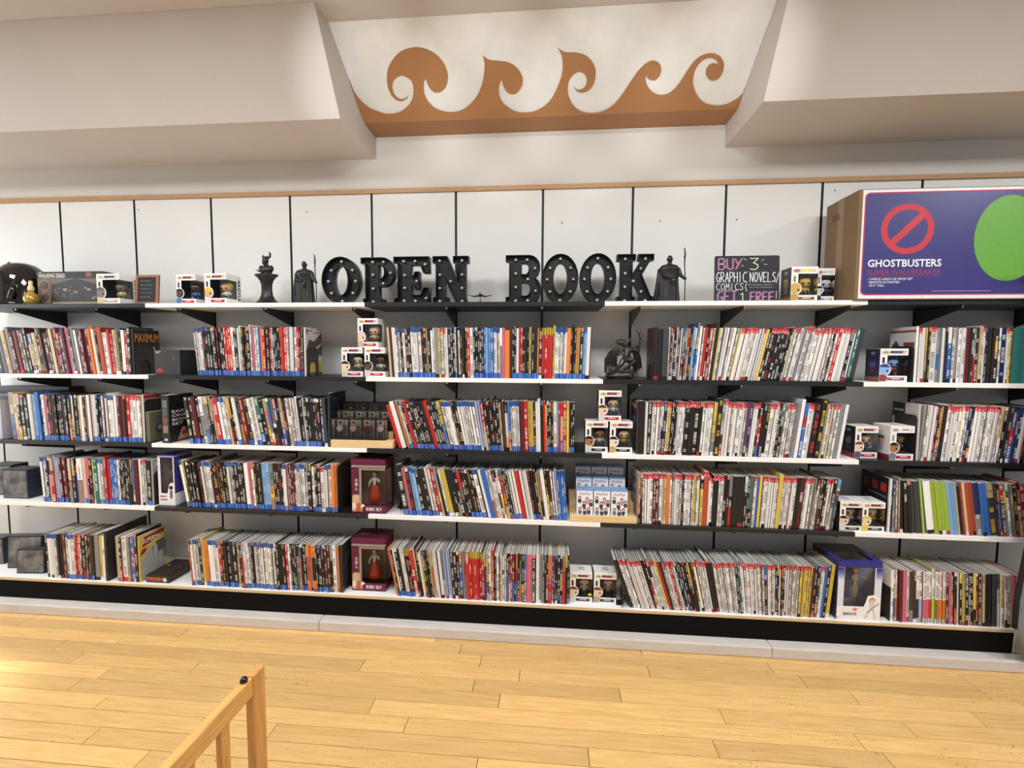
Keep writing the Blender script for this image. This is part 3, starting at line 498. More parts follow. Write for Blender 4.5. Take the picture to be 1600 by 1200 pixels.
def add_book(mb, pg, t, h, d, code, flags, rg, X):
    """cover into mb, page block into pg; X maps a local point (x to the right, y into the shelf, z up) to the mesh"""
    rows, base = spine_rows(code, flags, h, rg)
    ma = 0.21 if t < 0.03 else 0.33
    cv = min(0.0016, t*0.16); el = er = None
    if code in 'wtghy' and t < 0.03:            # dark cover-art tones along one edge, painting the shadowed gap between pale spines
        q = rg.random()
        if q < 0.35: el = rg.choice([(38, 34, 36), (60, 44, 42), (110, 36, 38), (44, 52, 80)])
        elif q < 0.70: er = rg.choice([(38, 34, 36), (60, 44, 42), (110, 36, 38), (44, 52, 80)])
    for a, b, bg, tc in rows:
        za, zb = a*h, b*h; tt = bg if tc is None else mixc(tc, bg, rg.uniform(0.05, 0.45))
        for u0, u1, y0, y1, cc in ((0, ma, cv, 0, el or bg), (ma, 1-ma, 0, 0, tt), (1-ma, 1, 0, cv, er or bg)):
            mb.face([X((u0*t, y0, za)), X((u1*t, y1, za)), X((u1*t, y1, zb)), X((u0*t, y0, zb))], cc)
    side = mixc(base, rg.choice(PATCH), 0.25)
    mb.face([X((0, d, 0)), X((0, cv, 0)), X((0, cv, h)), X((0, d, h))], side)
    mb.face([X((t, cv, 0)), X((t, d, 0)), X((t, d, h)), X((t, cv, h))], side)
    i = min(0.0009, t*0.12); q = MB().box(i, t-i, 0.0026, d-0.0015, 0.0006, h-0.0012, (190, 188, 184))
    k = len(pg.v); pg.v += [X(v) for v in q.v]; pg.f += [tuple(n+k for n in fc) for fc in q.f]
    tint = rg.uniform(0.8, 1.05); pg.c += [tuple(min(255, int(v*tint)) for v in (202, 199, 194))]*6
ZR = {1: 1.323, 2: 0.950, 3: 0.597, 4: 0.169}; YS = {1: -0.292, 2: -0.294, 3: -0.294, 4: -0.322}
HN = {1: 0.256, 2: 0.256, 3: 0.255, 4: 0.255}
def interp(tab, x):
    if x <= tab[0][0]: return tab[0][1]
    for (a, p), (b, q) in zip(tab, tab[1:]):
        if x <= b: return p + (q-p)*(x-a)/max(b-a, 1e-6)
    return tab[-1][1]
books = []; RUNINFO = {}
for name, row, xs, segtxt, leans in RUNS:
    rg = random.Random(sum(ord(ch)*(i+3) for i, ch in enumerate(name))); lst = []; x = xs
    for seg in segtxt.split('|'):
        parts = seg.split(); xe = float(parts[0]); toks = []
        for tk in parts[1:]:
            code = tk[0]; fl = ''.join(ch for ch in tk[1:] if ch.isupper()); n = int(''.join(ch for ch in tk[1:] if ch.isdigit()) or 1)
            toks += [(code, fl)] * n
        ws = [rg.uniform(0.8, 1.25)*(0.7 if tk_[0] in 'yo' else 1.0) for tk_ in toks]; tot = sum(ws)
        for (code, fl), wv in zip(toks, ws):
            pitch = (xe-x)*wv/tot if False else None
            lst.append([code, fl, wv/tot, xe, x])
        x = xe
    cur = xs; n = 0; angs = []
    for code, fl, frac, xe, x_ in lst: angs.append(R(interp(leans, cur + (xe-x_)*frac/2))); cur += (xe-x_)*frac
    gaps = [max(0.0, math.tan(p) - math.tan(q))*HN[row]*1.07 for p, q in zip(angs, angs[1:])] + [0.0]   # room for a straighter neighbour
    shrink = (cur - xs - sum(gaps))/(cur - xs); cur = xs
    for (code, fl, frac, xe, x_), a, gp in zip(lst, angs, gaps):
        n += 1; pitch = (xe-x_)*frac*shrink; t = pitch*math.cos(a) - 0.0005
        h = HN[row]*rg.uniform(0.985, 1.01)
        rr = rg.random()
        if 'H' in fl: h *= 1.085
        elif 'A1' == name: h *= rg.uniform(0.88, 1.02)
        elif rr < 0.05: h *= rg.uniform(0.93, 0.97)
        elif rr < 0.10: h *= rg.uniform(1.03, 1.07)
        if row == 2 and name in ('D2', 'E2'): h *= 1.03
        d = 0.168*rg.uniform(0.97, 1.03)
        if name == 'A1' and d: d = 0.15
        y = YS[row] + rg.uniform(0.0, 0.010)
        books.append(dict(run=name, row=row, n=n, x=cur, t=t, pitch=pitch, a=a, h=h, d=d, y=y, code=code, fl=fl, seed=rg.random()))
        cur += pitch + gp
    RUNINFO[name] = (xs, cur, n)
camp = Vector((0, -2.5819, 1.4474))
for bk in books:
    dy = bk['y'] + 2.5819; bk['area'] = (bk['t']/dy)*(bk['h']/dy)
    px = 861 + 711*bk['x']/dy
    if px < 0 or px > 1600: bk['area'] *= 0.05
single = set(id(q) for q in sorted(books, key=lambda q: -q['area'])[:300])
def ordn(n): return '%d%s' % (n, 'th' if 10 <= n % 100 <= 20 else {1: 'st', 2: 'nd', 3: 'rd'}.get(n % 10, 'th'))
RNAME = {1: 'highest', 2: 'second', 3: 'third', 4: 'bottom'}
order = {1: 'ABCDE', 2: 'ABCDE', 3: 'ABCDE', 4: 'ASBCDE'}
rest_c, rest_p = MB(), MB()
for bk in books:
    rg = random.Random(bk['seed']); a = bk['a']; t, h, d = bk['t'], bk['h'], bk['d']
    # leaning left pivots on the lower left corner, leaning right on the lower right one
    ca, sa = math.cos(a), math.sin(a); z0 = ZR[bk['row']] + 0.0004; x0 = bk['x']; lift = max(0.0, t*sa)
    shx = t*sa*sa/ca if a > 0 else 0.0
    def W(p, ca=ca, sa=sa, lift=lift, shx=shx): return (p[0]*ca + p[2]*sa + shx, p[1], p[2]*ca - p[0]*sa + lift)
    if id(bk) in single:
        c_, p_ = MB(), MB(); add_book(c_, p_, t, h, d, bk['code'], bk['fl'], rg, W)
        o = c_.build('book', 'print', None, (x0, bk['y'], z0)); p_.build('page_block', 'paper', o)
        fl = bk['fl']; ds = CN[bk['code']] + ' spined'
        if 'R' in fl: ds += ' red-topped'
        elif 'T' in fl: ds += ' blue-topped'
        elif 'Y' in fl: ds += ' yellow-topped'
        elif 'B' in fl: ds += ' blue-footed'
        tag(o, '%s book, %s from left in %s run of %s book row' % (ds, ordn(bk['n']), ordn(order[bk['row']].index(bk['run'][0])+1), RNAME[bk['row']]), 'book', 'comic books on the shelves')
    else:
        add_book(rest_c, rest_p, t, h, d, bk['code'], bk['fl'], rg, lambda p: (lambda q: (q[0]+x0, q[1]+bk['y'], q[2]+z0))(W(p)))
k = len(rest_c.v); rest_c.v += rest_p.v; rest_c.f += [tuple(n+k for n in fc) for fc in rest_p.f]; rest_c.c += rest_p.c
o = rest_c.build('books', 'print'); tag(o, 'slimmer comic book spines packed between the wider books on all four rows', 'books', kind='stuff')

# ------------------------------------------------------------------ boxed figures
WH = (240, 239, 238)
def toy(mb, s, cx, cy, z0, skin, hair, shirt, legs=None, cap=None):
    """generic big-headed toy figure facing -y, about 0.1*s tall"""
    legs = legs or tuple(int(v*0.6) for v in shirt)
    for dx in (-0.009, 0.009): mb.tube([(cx+dx*s, cy, z0), (cx+dx*s, cy, z0+0.022*s)], [0.008*s, 0.007*s], 8, legs)
    mb.tube([(cx, cy, z0+0.018*s), (cx, cy, z0+0.034*s), (cx, cy, z0+0.046*s)], [0.015*s, 0.017*s, 0.010*s], 10, shirt)
    for sg in (-1, 1): mb.tube([(cx+sg*0.014*s, cy, z0+0.042*s), (cx+sg*0.024*s, cy-0.002, z0+0.030*s), (cx+sg*0.024*s, cy-0.006*s, z0+0.022*s)], [0.006*s, 0.006*s, 0.005*s], 6, shirt)
    hz = z0+0.067*s
    mb.ell((cx, cy, hz), (0.030*s, 0.026*s, 0.024*s), 16, 10, skin, 0.75)
    mb.ell((cx, cy+0.004*s, hz+0.008*s), (0.0325*s, 0.027*s, 0.020*s), 16, 8, cap or hair, 0.8)
    for sg in (-1, 1): mb.ell((cx+sg*0.014*s, cy-0.0245*s, hz-0.006*s), (0.0055*s, 0.003*s, 0.0055*s), 8, 6, (12, 12, 12))
    mb.ell((cx, cy-0.0262*s, hz-0.010*s), (0.002*s, 0.002*s, 0.0015*s), 6, 4, tuple(int(v*0.85) for v in skin))
def pop_box(label, x, y, z, w=0.113, h=0.158, d=0.09, rz=0.0, skin=(214, 178, 148), hair=(60, 40, 30), shirt=(150, 150, 150), bar=(120, 30, 38), foot=(190, 36, 44),
            side=(36, 34, 44), sidefoot=None, shade=None, sidetext=None, cap=None, group='boxed big-headed figures', logo=(216, 200, 150), toptext=None, price=False, frame=WH):
    """x, y = left front lower corner"""
    c, s_ = math.cos(rz), math.sin(rz)
    r = thing('figure_box', label, 'toy box', (x + c*w/2, y + s_*w/2, z), rz, group)
    T = 0.0014; a, b = -w/2, w/2; m = MB()
    m.box(a, a+T, T, d, T, h-T, side); m.box(a, b, d-T, d, T, h-T, frame); m.box(a, b, 0, d, 0, T, frame); m.box(a, b, 0, d, h-T, h, frame)
    m.box(a, b, 0, T, 0.80*h, h-T, frame); m.box(a, b, 0, T, T, 0.185*h, frame); m.box(a, a+0.26*w, 0, T, 0.185*h, 0.80*h, frame)
    m.box(b-T, b, T, d-T, 0.80*h, h-T, frame); m.box(b-T, b, T, d-T, T, 0.185*h, frame); m.box(b-T, b, 0.70*d, d-T, 0.185*h, 0.80*h, frame)
    m.box(a+T, b-T, d-T*2.2, d-T*1.1, T, h-T, (206, 205, 205))
    f = -0.0004
    m.fq(-0.14*w, 0.43*w, 0.855*h, 0.935*h, f, bar); m.fq(-0.05*w, 0.33*w, 0.875*h, 0.915*h, f*1.6, mixc(bar, (240, 230, 225), 0.25))
    m.fpoly(arc(-0.30*w, 0.885*h, 0.15*w, 0.055*h, 0, 360, 14)[:-1], f*1.5, logo); m.fpoly(arc(-0.30*w, 0.885*h, 0.10*w, 0.03*h, 0, 360, 10)[:-1], f*2.2, mixc(logo, (90, 70, 50), 0.35))
    m.fpoly(arc(0.36*w, 0.885*h, 0.07*w, 0.045*h, 0, 360, 10)[:-1], f*1.8, (222, 196, 198))
    m.fq(-0.42*w, -0.33*w, 0.56*h, 0.74*h, f, mixc(bar, (20, 16, 20), 0.4))
    m.fq(-0.22*w, 0.40*w, 0.045*h, 0.135*h, f, foot); m.fq(-0.06*w, 0.25*w, 0.085*h, 0.118*h, f*1.6, mixc(foot, (245, 240, 240), 0.75))
    # printed portrait bulging into the window
    cx, cz, rr = -0.34*w, 0.37*h, 0.215*w
    k = 155
    def clip(rad, dz=0.0): return [(max(a+0.0003, px), pz) for px, pz in arc(cx, cz+dz, rad, rad*1.02, -k, k, 22)]
    m.prism([(px, pz) for px, pz in clip(rr*1.14)], f*2, T*0.8, (246, 245, 244))
    m.fpoly(clip(rr), f*3, skin)
    m.fpoly([(max(a+0.0003, px), pz) for px, pz in arc(cx, cz, rr*1.02, rr*1.05, 22, k, 16)], f*4, cap or hair)
    m.fpoly(arc(cx+0.52*rr, cz-0.22*rr, 0.17*rr, 0.19*rr, 0, 360, 10)[:-1], f*5, (14, 12, 12))
    m.fpoly([(a+0.0003, 0.02*h), (-0.26*w, 0.02*h), (-0.22*w, 0.15*h), (-0.30*w, 0.215*h), (a+0.0003, 0.215*h)], f*3.2, shirt)
    # printed left side: small picture and footer
    x_ = a - 0.0004
    def sp(y0, y1, z0, z1, col, o=0.0): m.face([(x_-o, y1, z0), (x_-o, y0, z0), (x_-o, y0, z1), (x_-o, y1, z1)], col)
    m.face([(x_, 0.5*d+0.16*d*math.cos(q*0.628), 0.86*h+0.05*h*math.sin(q*0.628)) for q in range(10, 0, -1)], mixc(side, (230, 220, 200), 0.6))
    sp(0.30*d, 0.70*d, 0.44*h, 0.64*h, mixc(side, skin, 0.45)); sp(0.36*d, 0.64*d, 0.24*h, 0.44*h, mixc(side, shirt, 0.45)); sp(0.32*d, 0.68*d, 0.60*h, 0.68*h, mixc(side, hair, 0.7), 0.0003)
    sp(0.0, d, 0.0, 0.15*h, sidefoot or mixc(side, foot, 0.7), 0.0002)
    m.fq(b-0.0001, b-0.0001, 0, 0, 0, frame)
    m.face([(-0.12*w, 0.35*d, h+0.0003), (0.18*w, 0.35*d, h+0.0003), (0.18*w, 0.75*d, h+0.0003), (-0.12*w, 0.75*d, h+0.0003)], mixc(frame, (120, 116, 120), 0.35))
    if price: m.face([(b-0.02, f*3, 0.24*h), (b-0.004, f*3, 0.24*h), (b-0.004, f*3, 0.32*h), (b-0.02, f*3, 0.32*h)], (226, 214, 60))
    cart = m.build('carton', 'print', r)
    wn = MB(); wn.face([(a+0.26*w, 0.0004, 0.185*h), (b-0.0005, 0.0004, 0.185*h), (b-0.0005, 0.0004, 0.80*h), (a+0.26*w, 0.0004, 0.80*h)])
    wn.face([(b-0.0005, 0.0004, 0.185*h), (b-0.0005, 0.70*d, 0.185*h), (b-0.0005, 0.70*d, 0.80*h), (b-0.0005, 0.0004, 0.80*h)])
    wn.build('window', 'clear', r)
    fg = MB(); fg.box(-0.02*w, 0.40*w, 0.25*d, 0.80*d, T, 0.19*h, (90, 88, 90)); toy(fg, h/0.158*0.92, 0.17*w, 0.50*d, 0.19*h, skin, hair, shirt, cap=cap)
    fg.build('figure', 'paint', r, smooth=True)
    if sidetext: text('side_lettering', sidetext, 0.74*h, 0.20*d, (24, 22, 24), r, (b+0.0005, 0.755*d, 0.88*h), '+x', 0.03, spin=-math.pi/2)
    if toptext: text('top_lettering', toptext, 0.26*w, 0.05*h, (24, 22, 24), r, (-0.02*w, -0.001, 0.87*h), '-y', 0.01)
    return r
BK, BR, TN = (26, 22, 22), (78, 52, 36), (224, 190, 160)
# top shelf
pop_box('white figure box with grey figure, overlapping the wide playset carton on the top shelf', -2.455, -0.292, 1.706, 0.135, 0.160, 0.115, -0.02, (120, 112, 104), (90, 84, 80), (206, 190, 130), bar=(40, 40, 44), foot=(176, 160, 130), sidetext='ZORI BLISS')
pop_box('white figure box with dark-haired portrait, left of the yellow-capped one', -2.03, -0.25, 1.706, 0.110, 0.160, 0.10, 0.0, (84, 58, 50), (30, 24, 26), (70, 110, 170))
pop_box('white figure box with yellow-capped figure on the top shelf', -1.85, -0.272, 1.706, 0.124, 0.160, 0.115, 0.0, (214, 168, 130), (60, 40, 30), (214, 216, 210), cap=(226, 200, 60), sidetext='ARGYLE')
pop_box('white figure box with plain gold figure beside the chalk sign', 1.147, -0.255, 1.706, 0.122, 0.166, 0.10, 0.0, (204, 172, 90), (204, 172, 90), (186, 150, 70), bar=(226, 214, 120), foot=(120, 84, 60), side=(40, 34, 34), sidefoot=(120, 86, 58), logo=(190, 150, 130))
pop_box('narrow pale figure box at the left foot of the big cardboard carton', 1.291, -0.205, 1.706, 0.083, 0.166, 0.08, 0.0, (206, 206, 210), (30, 30, 32), (60, 60, 64), bar=(200, 198, 202), foot=(150, 148, 154), side=(206, 206, 210), logo=(210, 170, 170))
# second row
Z1 = 1.3234
pop_box('lower left box of the figure-box pyramid on second shelf row', -1.092, -0.285, Z1, 0.112, 0.153, 0.09, 0, (226, 200, 170), (36, 26, 26), (206, 200, 170))
pop_box('lower right box of the figure-box pyramid on second shelf row, dark-skinned figure', -0.968, -0.285, Z1, 0.108, 0.153, 0.09, 0, (96, 66, 56), (40, 28, 28), (210, 210, 206))
pop_box('topmost box of the figure-box pyramid on second shelf row, pale cap', -1.004, -0.282, Z1+0.1535, 0.108, 0.150, 0.09, 0, (226, 196, 164), (150, 130, 110), (190, 176, 150), cap=(206, 190, 200))
pop_box('figure box with blue-haired figure and purple side on second shelf row', 1.556, -0.275, Z1, 0.124, 0.158, 0.10, 0, (140, 180, 226), (50, 70, 150), (150, 60, 66), bar=(70, 66, 96), foot=(150, 90, 100), side=(54, 48, 84), sidefoot=(150, 100, 80))
# third row
Z2 = 0.9504
pop_box('lower left box of the figure-box pyramid on third shelf row', 0.176, -0.276, Z2, 0.112, 0.160, 0.09, 0, (160, 112, 76), (32, 24, 24), (216, 214, 210), foot=(34, 30, 32))
pop_box('lower right box of the figure-box pyramid on third shelf row', 0.298, -0.276, Z2, 0.112, 0.160, 0.09, 0, (236, 214, 192), (40, 30, 28), (190, 160, 90), foot=(34, 30, 32))
pop_box('topmost box of the figure-box pyramid on third shelf row', 0.240, -0.276, Z2+0.1605, 0.112, 0.156, 0.09, 0, (230, 196, 166), (74, 62, 54), (204, 206, 212))
pop_box('figure box with red-brown hair and black side, third shelf row right', 1.473, -0.262, Z2, 0.108, 0.155, 0.095, 0.06, (236, 202, 176), (120, 66, 56), (80, 90, 104), side=(24, 24, 34), sidefoot=(150, 30, 36))
pop_box('white figure box with pale side and brown portrait, third shelf row right', 1.612, -0.290, Z2, 0.112, 0.164, 0.11, 0.06, (160, 114, 66), (34, 24, 22), (120, 124, 130), bar=WH, foot=(176, 40, 60), side=(214, 212, 214), sidefoot=(110, 40, 50), toptext='STAR WARS')
# fourth row
Z3 = 0.5974
pop_box('figure box with dark-haired portrait on fourth row, left of the yellow one', 1.403, -0.292, Z3, 0.102, 0.145, 0.10, 0, (222, 192, 172), (24, 22, 26), (214, 212, 214), foot=(40, 34, 36), price=False)
pop_box('figure box with yellow-hooded figure on fourth shelf row', 1.507, -0.290, Z3, 0.102, 0.145, 0.10, 0, (232, 208, 176), (214, 176, 60), (226, 196, 70), cap=(222, 190, 64), foot=(54, 46, 44))
# bottom row
Z4 = 0.1694
pop_box('left one of two figure boxes on the bottom shelf beside leaning books', 0.108, -0.290, Z4, 0.114, 0.157, 0.09, 0, (228, 200, 170), (110, 62, 44), (206, 206, 206), foot=(60, 56, 60), price=True)
pop_box('right one of two figure boxes on the bottom shelf beside leaning books', 0.231, -0.286, Z4, 0.114, 0.158, 0.09, 0, (228, 196, 164), (112, 64, 40), (180, 150, 130), foot=(60, 56, 60))

# ------------------------------------------------------------------ larger window boxes
def doll(mb, h, cx, cy, z0, top, low, hair, skin=(230, 200, 176), skirt=True, armL=(-0.16, 0.50), armR=(0.15, 0.62)):
    for sg in (-1, 1): mb.tube([(cx+sg*0.03*h, cy, z0), (cx+sg*0.035*h, cy, z0+0.26*h), (cx+sg*0.045*h, cy, z0+0.47*h)], [0.018*h, 0.030*h, 0.045*h], 8, low if not skirt else skin)
    if skirt: mb.lathe([(0.20*h, 0.07*h), (0.17*h, 0.25*h), (0.10*h, 0.50*h), (0.06*h, 0.56*h)], 14, (cx, cy, z0), low, 0.7, lambda th, z: 1+0.10*math.sin(th*5))
    mb.tube([(cx, cy, z0+0.44*h), (cx, cy, z0+0.58*h), (cx, cy, z0+0.74*h), (cx, cy, z0+0.79*h)], [0.062*h, 0.048*h, 0.07*h, 0.025*h], 10, top)
    for sg, (dx, dz) in ((-1, armL), (1, armR)):
        mb.tube([(cx+sg*0.06*h, cy, z0+0.74*h), (cx+(sg*0.08+dx*0.4)*h, cy-0.03*h, z0+(0.74+dz)/2*h), (cx+dx*h, cy-0.05*h, z0+dz*h)], [0.028*h, 0.034*h, 0.02*h], 8, top)
    mb.ell((cx, cy, z0+0.87*h), (0.062*h, 0.062*h, 0.078*h), 12, 8, skin)
    mb.ell((cx, cy+0.02*h, z0+0.89*h), (0.078*h, 0.075*h, 0.085*h), 12, 8, hair); mb.tube([(cx+0.03*h, cy+0.06*h, z0+0.9*h), (cx+0.05*h, cy+0.09*h, z0+0.7*h), (cx+0.03*h, cy+0.08*h, z0+0.5*h)], [0.05*h, 0.045*h, 0.02*h], 8, hair)
def window_box(name, label, x, y, z, w, h, d, rz, base, win, back, fig, frame=None, fr=0.0, cat='toy box', group=None, topclear=False):
    """win = x0,x1,z0,z1 fractions of the front that are clear"""
    c, s_ = math.cos(rz), math.sin(rz); r = thing(name, label, cat, (x+c*w/2, y+s_*w/2, z), rz, group)
    T = 0.002; a, b = -w/2, w/2; x0, x1, z0, z1 = a+win[0]*w, a+win[1]*w, win[2]*h, win[3]*h; m = MB()
    m.box(a, a+T, T, d, T, h-T, base['left']); m.box(a, b, d-T, d, T, h-T, back); m.box(a, b, 0, d, 0, T, base['front'])
    if topclear: m.box(a, b, 0, 0.10*d, h-T, h, base['head']); m.box(a, b, 0.55*d, d, h-T, h, base['top']); m.box(a, a+0.12*w, 0.10*d, 0.55*d, h-T, h, base['head']); m.box(b-0.12*w, b, 0.10*d, 0.55*d, h-T, h, base['head'])
    else: m.box(a, b, 0, d, h-T, h, base['top'])
    m.box(a, b, 0, T, z1, h-T, base['head']); m.box(a, b, 0, T, T, z0, base['foot']); m.box(a, x0, 0, T, z0, z1, base['front']); m.box(x1, b, 0, T, z0, z1, base['front'])
    sy = 0.68*d
    m.box(b-T, b, T, d-T, z1, h-T, base['head']); m.box(b-T, b, T, d-T, T, z0, base['foot']); m.box(b-T, b, sy, d-T, z0, z1, base['side'])
    if win[1] < 0.97: m.box(b-T, b, T, sy, z0, z1, base['side'])
    if frame:
        for q in ((x0-fr, x0, z0, z1), (x0-fr, x1, z1, z1+fr*1.6)): m.box(q[0], q[1], -0.0025, 0.0, q[2], q[3], frame)
    cart = m.build('carton', 'print', r)
    wn = MB(); wn.face([(x0, 0.001, z0), (x1-0.0004, 0.001, z0), (x1-0.0004, 0.001, z1), (x0, 0.001, z1)])
    if win[1] >= 0.97: wn.face([(b-0.0008, 0.001, z0), (b-0.0008, sy, z0), (b-0.0008, sy, z1), (b-0.0008, 0.001, z1)])
    if topclear: wn.face([(a+0.12*w, 0.10*d, h-0.001), (b-0.12*w, 0.10*d, h-0.001), (b-0.12*w, 0.55*d, h-0.001), (a+0.12*w, 0.55*d, h-0.001)])
    wn.build('window', 'clear', r)
    fg = MB(); fig(fg, (x0+x1)/2, d*0.5, z0, z1-z0); fg.build('figure', 'paint', r, smooth=True)
    return r
PU, PUD = (98, 22, 58), (74, 16, 44)
for i, (lab, x, y, z, h) in enumerate((('purple figure box with red-robed doll on the fourth shelf row', -1.050, -0.288, Z3, 0.292), ('purple figure box with red-robed doll on the bottom shelf', -1.058, -0.285, Z4, 0.292))):
    w = 0.186
    r = window_box('doll_box', lab, x, y, z, w, h, 0.135, 0.0, dict(left=PU, front=PU, top=PUD, head=PU, foot=PU, side=(72, 60, 56)), (0.30, 0.995, 0.15, 0.80), (206, 180, 160),
                   lambda mb, cx, cy, z0, H: doll(mb, H*0.95, cx-0.012, cy*0.7, z0, (226, 220, 216), (206, 70, 44), (150, 104, 76)), frame=(150, 138, 130), fr=0.012, group='purple doll boxes')
    p = MB(); a = -w/2
    q = MB().prism([(a, 0.850*h), (a+w, 0.850*h), (a+w+0.006, 0.885*h), (a-0.006+0.012, 0.885*h)], -0.006, 0.004, (150, 138, 130)); q.build('cornice', 'print', r); q = MB().prism([(a+0.05, 0.83*h), (a+w, 0.83*h), (a+w, 0.850*h), (a+0.03, 0.850*h)], -0.004, 0.004, (128, 116, 108)); q.build('cornice', 'print', r)
    p.fpoly([(a+0.004, 0.03*h), (a+0.056, 0.03*h), (a+0.062, 0.14*h), (a+0.050, 0.20*h), (a+0.052, 0.29*h), (a+0.040, 0.34*h), (a+0.010, 0.34*h), (a+0.004, 0.30*h)], -0.0008, (206, 172, 136))
    p.fpoly([(a+0.022, 0.03*h), (a+0.052, 0.03*h), (a+0.044, 0.19*h), (a+0.030, 0.19*h)], -0.0012, (196, 84, 56)); p.fpoly([(a+0.003, 0.06*h), (a+0.022, 0.10*h), (a+0.018, 0.19*h), (a+0.004, 0.18*h)], -0.0012, (232, 222, 212))
    p.fpoly([(a+0.054, 0.10*h), (a+0.074, 0.14*h), (a+0.064, 0.17*h), (a+0.050, 0.17*h)], -0.0012, (236, 226, 220))
    p.build('printed_panel', 'print', r)
    text('lettering', '高嶺町 姫子', 0.088, 0.020, (236, 226, 228), r, (a+0.078, -0.0006, 0.045*h), '-y', 0.012)
    text('lettering', 'の\n男\nん', 0.018, 0.062, (230, 214, 220), r, (a+0.018, -0.0006, 0.42*h), '-y', 0.01)
    if i == 1: text('lettering', '高嶺町 姫子', 0.05, 0.012, (206, 150, 170), r, (a+0.03, 0.05, h+0.0003), '+z', 0.01)
r = window_box('doll_box', 'slim white figure box with lavender edge at the left of the second run, fourth row', -2.165, -0.276, Z3, 0.096, 0.280, 0.13, 0.0, dict(left=WH, front=(226, 224, 236), top=(72, 74, 140), head=(150, 150, 200), foot=WH, side=(60, 60, 130)), (0.16, 0.94, 0.24, 0.96), (120, 116, 112),
               lambda mb, cx, cy, z0, H: doll(mb, H*0.85, cx, cy, z0, (190, 180, 170), (120, 104, 96), (70, 56, 48)), group=None)
p = MB(); MB().prism([(0.006, 0.03), (0.046, 0.03), (0.046, 0.11), (0.036, 0.13), (0.018, 0.12), (0.006, 0.07)], -0.001, 0.0, (238, 236, 236)).build('portrait_card', 'print', r); p.fpoly([(0.020, 0.04), (0.034, 0.04), (0.036, 0.085), (0.020, 0.085)], -0.0016, (92, 90, 130)); p.fpoly(arc(0.028, 0.10, 0.012, 0.012, 0, 360, 10)[:-1], -0.0016, (40, 32, 36))
p.fq(-0.042, 0.0, 0.045, 0.055, -0.0006, (206, 120, 150)); p.fq(-0.038, 0.003, 0.028, 0.036, -0.0006, (120, 116, 120)); p.build('printed_panel', 'print', r)
BL = (44, 46, 132)
r = window_box('doll_box', 'white and blue figure box with pale doll, bottom shelf right', 1.390, -0.328, Z4, 0.200, 0.292, 0.215, 0.02, dict(left=(46, 46, 74), front=(226, 226, 238), top=(62, 62, 84), head=BL, foot=(244, 243, 244), side=(226, 226, 238)), (0.14, 0.84, 0.24, 0.90), (150, 146, 156),
               lambda mb, cx, cy, z0, H: doll(mb, H*0.95, cx+0.01, cy*0.45, z0, (226, 212, 190), (228, 216, 198), (190, 160, 120), skirt=False, armL=(-0.02, 0.6), armR=(0.3, 0.66)), topclear=True)
p = MB(); a = -0.1025; h = 0.292
for xa in (a, a+0.175):
    g_ = MB()
    for zz in range(6): g_.fq(xa, xa+0.029, 0.70*h+zz*0.0096, 0.70*h+(zz+1)*0.0096, -0.0004, mixc((226, 226, 238), BL, (zz+1)/6))
    g_.build('printed_corner', 'print', r)
MB().prism([(0.030, 0.02), (0.096, 0.02), (0.096, 0.115), (0.070, 0.130), (0.040, 0.125), (0.030, 0.09), (0.022, 0.07)], -0.0012, 0.0, (246, 245, 246)).build('portrait_card', 'print', r)
p.fpoly([(0.050, 0.055), (0.068, 0.055), (0.070, 0.09), (0.048, 0.09)], -0.002, (226, 214, 204)); p.fpoly(arc(0.059, 0.104, 0.015, 0.014, 0, 360, 12)[:-1], -0.002, (192, 158, 130)); p.fpoly(arc(0.059, 0.099, 0.009, 0.009, 0, 360, 10)[:-1], -0.0026, (238, 210, 190))
p.fpoly([(0.026, 0.012), (0.031, 0.010), (0.056, 0.056), (0.050, 0.058)], -0.002, (220, 202, 190)); p.fpoly([(0.074, 0.010), (0.080, 0.010), (0.070, 0.058), (0.064, 0.056)], -0.002, (220, 202, 190)); p.fpoly([(0.036, 0.044), (0.038, 0.042), (0.092, 0.090), (0.090, 0.092)], -0.0028, (90, 84, 90))
MB().fpoly([(-0.03, 0.052), (-0.012, 0.048), (-0.004, 0.060), (-0.022, 0.064)], -0.0006, (222, 130, 160)).build('printed_mark', 'print', r); MB().fq(a+0.004, a+0.010, 0.010, 0.018, -0.0006, (214, 80, 90)).build('printed_mark', 'print', r)
p.build('printed_figure', 'print', r)
text('lettering', '猫瀬紅羽', 0.062, 0.014, (70, 68, 74), r, (-0.072, -0.0006, 0.026), '-y', 0.01)

